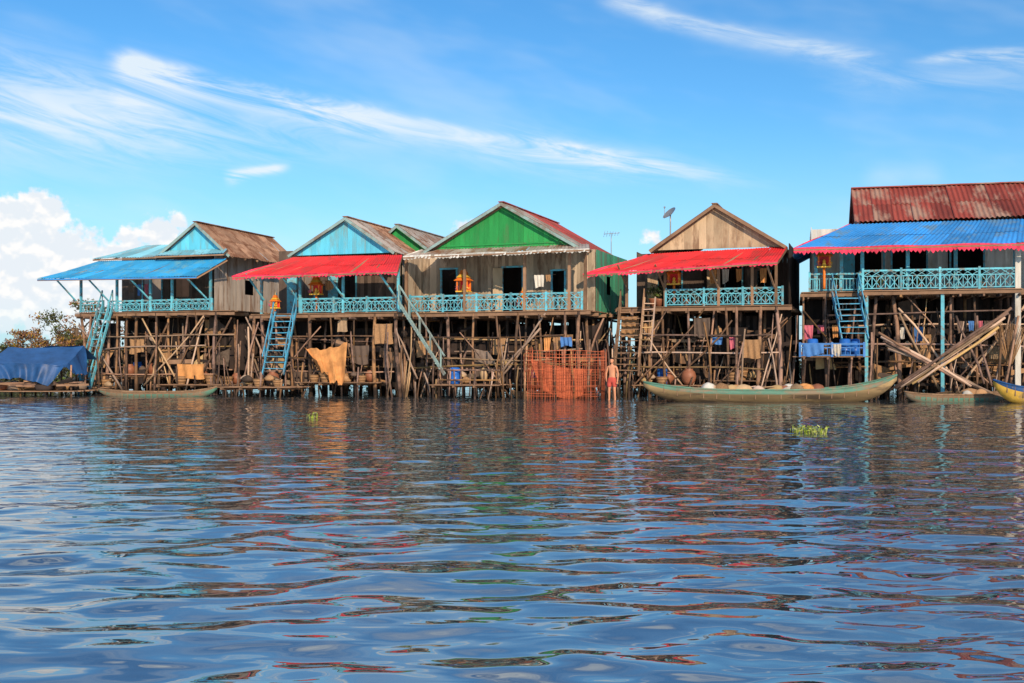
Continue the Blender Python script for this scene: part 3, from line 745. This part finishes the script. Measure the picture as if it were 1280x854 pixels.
# tent-like drape: low ridge at the poles, slope forward over a front rail, then hanging skirt
def T(px,z,yy): return V((G(px,0,Y).x,Y+yy,z))
b.sheet(T(10,1.40,-2.0),T(104,1.28,-2.0),T(106,2.22,-.1),T(12,2.15,-.1),nu=36,nv=14,wob=.05,fr=3,sag=.16)
b.sheet(T(20,.75,-2.25),T(84,.55,-2.2),T(104,1.32,-2.02),T(10,1.42,-2.02),nu=40,nv=12,wob=.10,fr=6,sag=-.12)
b.sheet(T(106,2.22,-.1),T(12,2.15,-.1),T(10,1.6,1.6),T(106,1.6,1.6),nu=30,nv=8,wob=.04,fr=3,sag=.1)
b.sheet(T(110,.9,-1.9),T(112,1.0,-.2),T(106,2.2,-.1),T(104,1.30,-2.0),nu=14,nv=10,wob=.08,fr=4)
b.obj('blue_tarpaulin')

# ------------------------------------------------------------------ boats
def boat(name,pL,pR,Y,W,Hh,rise,mh,ms,load=0,yaw=0.0,z0=-.12,benches=6,min_=None):
    xa=(pL-640)*Y/F; xb=(pR-640)*Y/F; L=(xb-xa)/math.cos(yaw)
    e=empty(name,((xa+xb)/2,Y,0),yaw)
    n=40; prof=[(1.0,1.0),(.97,.72),(.86,.35),(.55,.08),(0,0),(-.55,.08),(-.86,.35),(-.97,.72),(-1.0,1.0)]
    def sec(t):
        a=abs(t); hw=W/2*max(.03,(1-a**2.6))**.75; zs=Hh+rise*(a**3.2)*(1 if t>0 else .55); zk=z0+(zs-z0)*.82*(a**5)
        return hw,zs,zk
    hb=MB(); vs=[]
    for i in range(n+1):
        t=-1+2*i/n; hw,zs,zk=sec(t)
        for (u,v) in prof: vs.append((t*L/2,u*hw,zk+(zs-zk)*v))
    m=len(prof); fh=[];fs_=[]
    for i in range(n):
        for j in range(m-1):
            q=(i*m+j,(i+1)*m+j,(i+1)*m+j+1,i*m+j+1)
            (fs_ if j in (0,m-2) else fh).append(q)
    hb.use(mh); hb.v+=vs
    for f in fh: hb.f.append(f); hb.mi.append(0); hb.sm.append(True)
    hb.use(ms); mi=hb.cur
    for f in fs_: hb.f.append(f); hb.mi.append(mi); hb.sm.append(True)
    ho=hb.obj('hull',parent=e); sd=ho.modifiers.new('s','SOLIDIFY'); sd.thickness=.035; sd.offset=0
    g=MB().use(ms)
    for i in range(n):
        for sgn in (1,-1):
            t0=-1+2*i/n;t1=-1+2*(i+1)/n;h0,z_0,_=sec(t0);h1,z_1,_=sec(t1)
            g.beam((t0*L/2,sgn*h0,z_0+.01),(t1*L/2,sgn*h1,z_1+.01),.07,.045)
    g.use(M_boatin)
    for i in range(3,n-3,2):
        t=-1+2*i/n; hw,zs,zk=sec(t); g.beam((t*L/2,-hw*1.0,zs-.02),(t*L/2,-hw*.9-.02,zk+(zs-zk)*.4),.035,.03)
    g.obj('gunwale',parent=e)
    s=MB().use(M_boatin)
    for k in range(benches):
        t=-.75+1.5*k/(benches-1); hw,zs,zk=sec(t); s.box((t*L/2,0,zs-.07),(.22,hw*1.92,.03))
    for i in range(4,n-4):
        t=-1+2*i/n;hw,zs,zk=sec(t); s.box((t*L/2,0,zk+.1),(L/n*.92,hw*1.1,.02))
    s.obj('benches',parent=e)
    if load:
        l=MB()
        for k in range(load):
            t=R.choice([R.uniform(-.5,-.1),R.uniform(.05,.5),R.uniform(.1,.3)]); hw,zs,zk=sec(t); sc=R.uniform(.5,.9)
            l.use(R.choice([M_sack,M_bask,M_sack,M_clay,M_wcl,M_tancl])).lathe((t*L/2,R.uniform(-.35,.35)*hw,zs-.28*sc),[(.12*sc,0),(.34*sc,.08*sc),(.36*sc,.3*sc),(.22*sc,.48*sc),(.05*sc,.56*sc)],10,(R.uniform(.9,1.6),.8),.2)
        for k in range(4):
            t=R.uniform(-.5,.3); hw,zs,zk=sec(t); l.use(R.choice([M_pole,M_pole2])).pole((t*L/2,R.uniform(-.3,.3)*hw,zs-.05),((t+.3)*L/2,R.uniform(-.3,.3)*hw,zs+.12),.025,.02,bend=.04)
        l.obj('cargo',parent=e)
    return e
boat('long_wooden_boat',804,1122,42.3,1.25,.44,.55,M_hull,M_strk,load=22,yaw=.03)
boat('wooden_canoe',122,272,49,.8,.2,.22,M_strk,M_boatin,load=0,yaw=-.05,benches=4)
boat('wooden_canoe',1130,1262,42.2,.8,.26,.2,M_strk,M_boatin,load=3,yaw=.04,benches=4)
boat('moored_boat',1246,1420,40.5,1.2,.5,.6,M_yel,M_tarp,load=5,yaw=-.1)
boat('wooden_canoe',640,705,47,.7,.2,.2,M_boatin,M_boatin,load=2,yaw=.1,benches=3)

# ------------------------------------------------------------------ person standing in the shallows
def skin_obj(name,verts,edges,radii,m,parent,sub=2,root=0):
    me=bpy.data.meshes.new(name); me.from_pydata([tuple(v) for v in verts],edges,[]); me.materials.append(m)
    o=bpy.data.objects.new(name,me); scene.collection.objects.link(o); o.parent=parent
    md=o.modifiers.new('skin','SKIN'); md.use_smooth_shade=True
    sv=me.skin_vertices[0].data
    for i,r in enumerate(radii):
        sv[i].radius=(r,r) if not isinstance(r,tuple) else r; sv[i].use_root=(i==root)
    ss=o.modifiers.new('sub','SUBSURF'); ss.levels=sub; ss.render_levels=sub
    return o
pe=empty('standing_man',((765-640)*44.0/F,44.0,-.08),math.radians(-25))
pv=[(0,0,.90),(0,.01,1.05),(0,.02,1.22),(0,.01,1.36),(0,0,1.43),(0,-.01,1.50),
    (.09,0,.84),(.11,-.02,.47),(.12,.02,.09),(.12,-.10,.03),
    (-.09,0,.84),(-.12,.01,.47),(-.13,.04,.09),(-.14,-.08,.03),
    (.17,.01,1.37),(.235,.03,1.10),(.25,-.06,.87),(.25,-.09,.80),
    (-.17,.01,1.37),(-.25,.03,1.11),(-.19,-.14,.93),(-.16,-.18,.88)]
pe_e=[(0,1),(1,2),(2,3),(3,4),(4,5),(0,6),(6,7),(7,8),(8,9),(0,10),(10,11),(11,12),(12,13),(3,14),(14,15),(15,16),(16,17),(3,18),(18,19),(19,20),(20,21)]
pr_=[(.145,.10),(.125,.09),(.15,.10),(.12,.085),.052,.05,.085,.055,.038,.03,.085,.055,.038,.03,.055,.04,.028,.03,.055,.04,.028,.03]
skin_obj('body',pv,pe_e,pr_,M_skin,pe)
for hx,hand in (((.25,-.09,.80),1),((-.16,-.18,.88),-1)):
    for k,(dx,dy,ln) in enumerate(((-.02,-.03,.07),(-.007,-.012,.08),(.007,.006,.075),(.018,.022,.06),(.0,-.045,.05))):
        b0=V(hx)+V((0,0,.01)); p1=V(hx)+V((dx*hand,dy,-.025 if k<4 else .0)); p2=p1+V((0,-.012 if k<4 else -.02,-ln*.5)); p3=p2+V((-.006*hand,-.022,-ln*.4))
        skin_obj('finger_%d_%s'%(k+1,'r' if hand>0 else 'l'),[b0,p1,p2,p3],[(0,1),(1,2),(2,3)],[.012,.010,.009,.007],M_skin,pe,1)
bm=bmesh.new(); bmesh.ops.create_uvsphere(bm,u_segments=24,v_segments=18,radius=1)
for v in bm.verts:
    x,y,z=v.co; v.co=V((x*.075*(1-.22*max(0,-z)),y*.095-(.012 if z<-.3 and y<0 else 0),z*.118))
    if y<-.6:
        if abs(z+.12)<.22 and abs(x)<.22: v.co.y-=.022*(1-abs(x)/.22)*(1-abs(z+.12)/.22)
        if abs(z-.12)<.12 and .2<abs(x)<.55: v.co.y+=.008
me=bpy.data.meshes.new('head'); bm.to_mesh(me); bm.free()
for p in me.polygons: p.use_smooth=True
me.materials.append(M_skin); ho=bpy.data.objects.new('head',me); scene.collection.objects.link(ho); ho.parent=pe; ho.location=(0,-.02,1.60)
b=MB().use(M_eye)
for s in (-1,1): b.lathe((s*.028,-.105,1.605),[(.002,-.006),(.010,0),(.002,.006)],8,(1,.6))
b.use(M_lip).box((0,-.108,1.545),(.045,.012,.012))
b.use(M_skin)
for s in (-1,1): b.lathe((s*.077,-.01,1.575),[(.004,0),(.014,.015),(.018,.035),(.006,.055)],8,(.4,1))
b.obj('face_features',parent=pe)
bm=bmesh.new(); bmesh.ops.create_uvsphere(bm,u_segments=24,v_segments=18,radius=1)
kill=[v for v in bm.verts if v.co.z<(.42 if v.co.y<-.1 else -.45+ .3*max(0,-v.co.y))]
bmesh.ops.delete(bm,geom=kill,context='VERTS')
for v in bm.verts: v.co=V((v.co.x*.084,v.co.y*.104,v.co.z*.127))*(1+R.uniform(-.015,.02))
me=bpy.data.meshes.new('hair'); bm.to_mesh(me); bm.free(); me.materials.append(M_hair)
for p in me.polygons: p.use_smooth=True
o=bpy.data.objects.new('hair',me); scene.collection.objects.link(o); o.parent=pe; o.location=(0,-.015,1.605)
skin_obj('shorts',[(0,0,.99),(0,0,.90),(.095,0,.82),(.115,-.01,.56),(-.095,0,.82),(-.12,.005,.56)],[(0,1),(1,2),(2,3),(1,4),(4,5)],[(.15,.11),(.16,.115),(.11,.11),(.09,.09),(.11,.11),(.09,.09)],M_short,pe)

# ------------------------------------------------------------------ vegetation
def tree(name,X,Y,h,cw,leafm,n=9,lv=260,size=.10):
    e=empty(name,(X,Y,0))
    t=MB().use(M_bark); t.pole((0,0,-.5),(R.uniform(-.2,.2),0,h*.55),.16,.09,9,bend=.15)
    l=MB()
    for k in range(n):
        a=R.uniform(0,6.28); rr=cw*R.uniform(.15,.95); zz=h*R.uniform(.45,.92)*(1-.15*rr/cw)
        c=V((math.cos(a)*rr,math.sin(a)*rr,zz)); st=V((0,0,h*R.uniform(.2,.5)))
        t.pole(st,c,.06,.015,6,bend=.2)
        for j in range(3):
            cc=c+V((R.uniform(-.6,.6),R.uniform(-.6,.6),R.uniform(-.4,.4))); t.pole(c.lerp(st,.3),cc,.025,.008,5,bend=.08)
            l.use(R.choice(leafm)).leaves(cc,(cw*.28*R.uniform(.6,1.1),cw*.28,cw*.17*R.uniform(.7,1.2)),lv//3,size,.0)
    t.obj('trunk',parent=e); l.obj('crown',parent=e)
for (px,Y,py,cw,ms,n,lv) in ((100,66,348,2.4,[M_leaf,M_leafb,M_leafb],13,210),(55,70,395,1.8,[M_leaf,M_leafb,M_leafb],9,260),(130,62,400,1.7,[M_leaf,M_leafb],9,240),(24,74,425,1.8,[M_leaf,M_leafb],9,280),(170,63,395,1.8,[M_leafb,M_leaf],9,240),(-10,72,430,2,[M_leaf],9,280),(78,69,410,1.8,[M_leaf,M_leafb],9,280),(225,64,400,1.8,[M_leaf],9,240)):
    tree('flooded_tree',(px-640)*Y/F,Y,CH+(HZ-py)*Y/F,cw,ms,n,lv,.085)
b=MB()
for k in range(190):
    X=R.uniform(-34,40); Y=R.uniform(58,64)
    if X<-27: Y+=6
    hh=R.uniform(.8,2.9) if X>-22 else R.uniform(.6,1.9)
    b.use(R.choice([M_leafd,M_leafd,M_leaf])).leaves((X,Y,hh*.5),(R.uniform(.7,1.4),1,hh*.62),140,.14,.0)
b.obj('flooded_shrubs')
b=MB()
for k in range(420):
    X=R.uniform(-150,150); Y=R.uniform(230,260); hh=R.uniform(2,6)
    b.use(R.choice([M_leafd,M_leaf])).leaves((X,Y,hh*.4),(R.uniform(2,4),2,hh*.6),60,.5,.0)
b.obj('distant_tree_line')

for (px,py,s) in ((1011,541,1.3),(390,523,.22)):
    Y=CH*F/(py-HZ); X=(px-640)*Y/F; b=MB().use(M_hyac)
    for k in range(int(90*s)):
        a=R.uniform(0,6.28); r=R.uniform(0,.30)*s**.5; c=V((X+math.cos(a)*r,Y+math.sin(a)*r*2.2,0)); tip=c+V((R.uniform(-.05,.05),R.uniform(-.05,.05),R.uniform(.03,.13)))
        b.pole(c-V((0,0,.05)),tip,.007,.005,4,seg=1)
        d=V((R.uniform(-1,1),R.uniform(-1,1),R.uniform(-.1,.5))).normalized()*.05; q=V((-d.y,d.x,0))*.8
        b.add([tip-d*.3,tip+d*.5+q,tip+d*1.5,tip+d*.5-q],[(0,1,2,3)])
    b.obj('water_hyacinth')

# ------------------------------------------------------------------ water
ys=[-14.0]
while ys[-1]<3.5: ys.append(ys[-1]+.5)
while ys[-1]<75: ys.append(ys[-1]+max(.04,.0042*ys[-1]))
while ys[-1]<6000: ys.append(ys[-1]*1.06)
ys=np.array(ys); nc=560
us=np.linspace(-1,1,nc)
Yg,Ug=np.meshgrid(ys,us,indexing='ij')
Xg=Ug*(np.maximum(Yg,0)*.62+9+ np.maximum(Yg-75,0)*1.2)
rng=np.random.default_rng(11)
Z=np.zeros_like(Xg)
dy=np.gradient(ys)[:,None]
for k in range(64):
    lam=math.exp(rng.uniform(math.log(.34),math.log(2.4))); an=rng.normal(0,.65)
    kx=math.sin(an)*2*math.pi/lam; ky=math.cos(an)*2*math.pi/lam
    sl=.0112*(1.0 if lam<1.4 else .55)
    att=np.clip((lam/np.maximum(dy,.01)-2.5)/3,0,1)
    ph=rng.uniform(0,6.28)
    warp=.7*np.sin(Xg*.42/lam+ph*3)+.5*np.sin(Yg*.31/lam+ph)
    Z+=sl*lam/(2*math.pi)*np.sin(kx*Xg+ky*Yg+ph+warp)*att
Z*=(.85+.3*np.sin(Xg*.21+1.0+.8*np.sin(Yg*.17))*np.sin(Yg*.33+.5*np.sin(Xg*.4)))
Z*=np.clip((200-Yg)/120,0,1)
co=np.stack([Xg,Yg,Z],-1).reshape(-1,3)
nr=len(ys)
idx=np.arange(nr*nc).reshape(nr,nc)
fq=np.stack([idx[:-1,:-1],idx[:-1,1:],idx[1:,1:],idx[1:,:-1]],-1).reshape(-1,4)
me=bpy.data.meshes.new('water'); me.vertices.add(len(co)); me.vertices.foreach_set('co',co.ravel().astype(np.float32))
me.loops.add(fq.size); me.loops.foreach_set('vertex_index',fq.ravel().astype(np.int32))
me.polygons.add(len(fq)); me.polygons.foreach_set('loop_start',np.arange(0,fq.size,4,dtype=np.int32))
me.polygons.foreach_set('loop_total',np.full(len(fq),4,dtype=np.int32))
me.update(calc_edges=True); me.polygons.foreach_set('use_smooth',[True]*len(fq))
wo=bpy.data.objects.new('water',me); scene.collection.objects.link(wo)
m=bpy.data.materials.new('lake_water'); m.use_nodes=True; nt=m.node_tree; nt.nodes.clear(); N=nt.nodes; L=nt.links
out=N.new('ShaderNodeOutputMaterial'); mx=N.new('ShaderNodeMixShader'); df=N.new('ShaderNodeBsdfDiffuse'); gl=N.new('ShaderNodeBsdfGlossy'); fr=N.new('ShaderNodeFresnel')
df.inputs['Color'].default_value=(.045,.055,.06,1); gl.inputs['Roughness'].default_value=.015; fr.inputs['IOR'].default_value=4.6
gl.inputs['Color'].default_value=(1,1,1,1)
tc=N.new('ShaderNodeTexCoord'); mp=N.new('ShaderNodeMapping'); mp.inputs['Scale'].default_value=(.7,1.3,1)
L.new(tc.outputs['Object'],mp.inputs['Vector'])
n1=N.new('ShaderNodeTexNoise'); n1.inputs['Scale'].default_value=2.3; n1.inputs['Detail'].default_value=2; n1.inputs['Roughness'].default_value=.4; n1.inputs['Distortion'].default_value=.4
L.new(mp.outputs[0],n1.inputs['Vector'])
bp=N.new('ShaderNodeBump'); bp.inputs['Strength'].default_value=1; bp.inputs['Distance'].default_value=.02
L.new(n1.outputs['Fac'],bp.inputs['Height'])
for s in (df,gl,fr): L.new(bp.outputs[0],s.inputs['Normal'])
L.new(fr.outputs[0],mx.inputs[0]); L.new(df.outputs[0],mx.inputs[1]); L.new(gl.outputs[0],mx.inputs[2]); L.new(mx.outputs[0],out.inputs['Surface'])
me.materials.append(m)

# ------------------------------------------------------------------ sky
SUN_AZ=math.radians(166)
SUN_EL=math.radians(24)
wd=bpy.data.worlds.new('World'); scene.world=wd; wd.use_nodes=True; nt=wd.node_tree; N=nt.nodes; L=nt.links
wd.cycles.sampling_method='MANUAL'; wd.cycles.sample_map_resolution=256
bg=N['Background']; bg.inputs['Strength'].default_value=.12
sky=N.new('ShaderNodeTexSky'); sky.sky_type='NISHITA'; sky.sun_disc=False; sky.sun_elevation=SUN_EL; sky.sun_rotation=SUN_AZ
sky.altitude=0; sky.air_density=1.0; sky.dust_density=.2; sky.ozone_density=2.0
class E:
    def __init__(s,k): s.k=k
    @staticmethod
    def m(op,*a,clamp=False):
        n=N.new('ShaderNodeMath'); n.operation=op; n.use_clamp=clamp
        for i,x in enumerate(a):
            if isinstance(x,E): L.new(x.k,n.inputs[i])
            else: n.inputs[i].default_value=x
        return E(n.outputs[0])
    def __add__(s,o): return E.m('ADD',s,o)
    __radd__=__add__
    def __sub__(s,o): return E.m('SUBTRACT',s,o)
    def __rsub__(s,o): return E.m('SUBTRACT',o,s)
    def __mul__(s,o): return E.m('MULTIPLY',s,o)
    __rmul__=__mul__
    def __truediv__(s,o): return E.m('DIVIDE',s,o)
def sstep(x,a,b):
    n=N.new('ShaderNodeMapRange'); n.interpolation_type='SMOOTHSTEP'; n.inputs['From Min'].default_value=a; n.inputs['From Max'].default_value=b; L.new(x.k,n.inputs['Value']); return E(n.outputs[0])
def nz(x,y,detail=6,rough=.6,dist=0.0):
    c=N.new('ShaderNodeCombineXYZ'); L.new(x.k,c.inputs[0]); L.new(y.k,c.inputs[1])
    n=N.new('ShaderNodeTexNoise'); n.noise_dimensions='2D'; n.inputs['Scale'].default_value=1; n.inputs['Detail'].default_value=detail; n.inputs['Roughness'].default_value=rough; n.inputs['Distortion'].default_value=dist
    L.new(c.outputs[0],n.inputs['Vector']); return E(n.outputs['Fac'])
tc=N.new('ShaderNodeTexCoord'); sp=N.new('ShaderNodeSeparateXYZ'); L.new(tc.outputs['Generated'],sp.inputs[0])
sx,sy_,sz=[E(sp.outputs[i]) for i in range(3)]
U=E.m('ARCTAN2',sx,sy_)*1422.0; Vv=E.m('ARCSINE',sz)*1422.0
def A(px,py):
    a=(px-640)/F; return math.atan(a)*1422, math.atan((HZ-py)/F/math.sqrt(1+a*a))*1422
fib=nz((U+Vv*.2)*(1/170.),(Vv+U*.19)*(1/26.),5,.64,.5)
soft=nz(U*(1/110.),Vv*(1/55.),3,.55)
def streak(p0,p1,curv,w0,w1,amp,wb=2.0,f0=.12,f1=.25):
    a0=A(*p0);a1=A(*p1); dx=a1[0]-a0[0];dy=a1[1]-a0[1];Ln=math.hypot(dx,dy);tx,ty=dx/Ln,dy/Ln
    a=((U-a0[0])*tx+(Vv-a0[1])*ty)/Ln
    b=(Vv-a0[1])*tx-(U-a0[0])*ty - a*(1-a)*(4*curv) + (soft-.5)*16
    w=E.m('MAXIMUM',a*(w1-w0)+w0,2.0)
    up=E.m('GREATER_THAN',b,0.0); ww=w*(up+(1-up)*wb)
    q=b/ww; g=E.m('EXPONENT',q*q*-1.0)
    return g*sstep(a,0,f0)*(1-sstep(a,1-f1,1))*amp
st=[streak((125,66),(1010,234),4,7,5,.85,3.4,.04,.3),
    streak((135,80),(620,185),0,20,16,.5,2.2,.05,.5),
    streak((-60,80),(300,165),6,34,16,.6,1.8,.1,.4),
    streak((-80,140),(460,190),0,36,14,.5,1.5,.1,.5),
    streak((560,165),(960,215),-5,24,10,.5,1.4,.3,.5),
    streak((740,-12),(1125,76),-5,6,7,.8,2.0,.1,.12),
    streak((1120,75),(1330,66),2,4,7,.7,1.5,.3,.1),
    streak((1000,108),(1330,92),4,12,18,.35,1.2,.4,.1)]
tot=st[0]
for s in st[1:]: tot=E.m('ADD',tot,s)
cir=tot*sstep(fib,.26,.70)
w2=streak((276,222),(368,208),2,7,4,1.1,1.2,.2,.3)*sstep(fib,.3,.55)
w3=streak((1070,222),(1190,218),0,16,14,.5,1,.3,.3)*soft
vn=nz(U*(1/400.),(Vv+U*.2)*(1/120.),4,.6)
veil=sstep(vn,.38,.8)*.26
high=sstep(vn,.36,.66)*sstep(Vv,470,760)*.75     # added cirrus above the frame, not seen directly, for pale glints on near water
cir=E.m('ADD',E.m('ADD',cir,w2),E.m('ADD',w3,E.m('ADD',veil,high)),clamp=True)
circ=[(50,274,38),(18,302,56),(92,314,36),(0,350,66),(60,355,66),(120,345,34),(198,292,27),(168,306,27),(217,280,17),(150,335,40),(100,385,60),(576,282,15),(590,287,10),(815,300,14),(-80,320,90)]
cf=None
wn=nz(U*(1/40.),Vv*(1/40.),3,.6)
wx=U+(wn-.5)*34; wy=Vv+(soft-.5)*30
for (px,py,r) in circ:
    a=A(px,py); d=E.m('SQRT',E.m('ADD',E.m('MULTIPLY',wx-a[0],wx-a[0]),E.m('MULTIPLY',wy-a[1],wy-a[1])*1.2)); f=(r-d)/22.0
    cf=f if cf is None else E.m('MAXIMUM',cf,f)
cn=nz(U*(1/17.),Vv*(1/17.),4,.6)
cm=sstep(cf+(cn-.5)*1.5,-.05,.5)
sh0=nz(U*(1/30.)+3.0,Vv*(1/24.)+.35,3,.5); sh1=nz(U*(1/30.)+3.0,Vv*(1/24.),3,.5)
shd=sstep(sh0-sh1,-.18,.06)  # cumulus lighting put into its colour by offset noise
hs=N.new('ShaderNodeHueSaturation'); hs.inputs['Saturation'].default_value=1.25; hs.inputs['Value'].default_value=1.0
L.new(sky.outputs[0],hs.inputs['Color'])
tint=N.new('ShaderNodeMix'); tint.data_type='RGBA'; tint.blend_type='MULTIPLY'; tint.inputs['Factor'].default_value=1
L.new(hs.outputs['Color'],tint.inputs['A']); tint.inputs['B'].default_value=(.72,1.08,1.26,1)
def mixc(fac,a,b):
    n=N.new('ShaderNodeMix'); n.data_type='RGBA'; L.new(fac.k,n.inputs['Factor'])
    for k,x in (('A',a),('B',b)):
        if isinstance(x,tuple): n.inputs[k].default_value=(*x,1)
        else: L.new(x,n.inputs[k])
    return n.outputs['Result']
hz=1-sstep(Vv,-40,300)
c=mixc(hz*.9,tint.outputs['Result'],(4.0,6.0,7.4))
c=mixc(cir*.85,c,(7.2,7.8,8.1))
cc=mixc(shd,(8.6,8.45,8.3),(6.9,7.4,7.9))
hz2=1-sstep(Vv,0,90)
c=mixc(cm*(1-hz2*.5),c,cc)
L.new(c,bg.inputs['Color'])

sd=bpy.data.lights.new('sun','SUN'); sd.energy=4.7; sd.angle=math.radians(.5); sd.color=(1,.80,.57)
so=bpy.data.objects.new('sun',sd); scene.collection.objects.link(so)
dirv=V((math.sin(SUN_AZ)*math.cos(SUN_EL),math.cos(SUN_AZ)*math.cos(SUN_EL),math.sin(SUN_EL)))
so.rotation_euler=dirv.to_track_quat('Z','Y').to_euler()

cam=bpy.data.cameras.new('camera'); co_=bpy.data.objects.new('camera',cam); scene.collection.objects.link(co_)
cam.lens=40; cam.sensor_width=36; cam.clip_end=20000; cam.shift_y=(HZ-427)/1280
co_.location=(0,0,CH); co_.rotation_euler=(math.radians(90),0,0); scene.camera=co_
scene.view_settings.view_transform='Standard'; scene.view_settings.look='None'; scene.view_settings.exposure=0
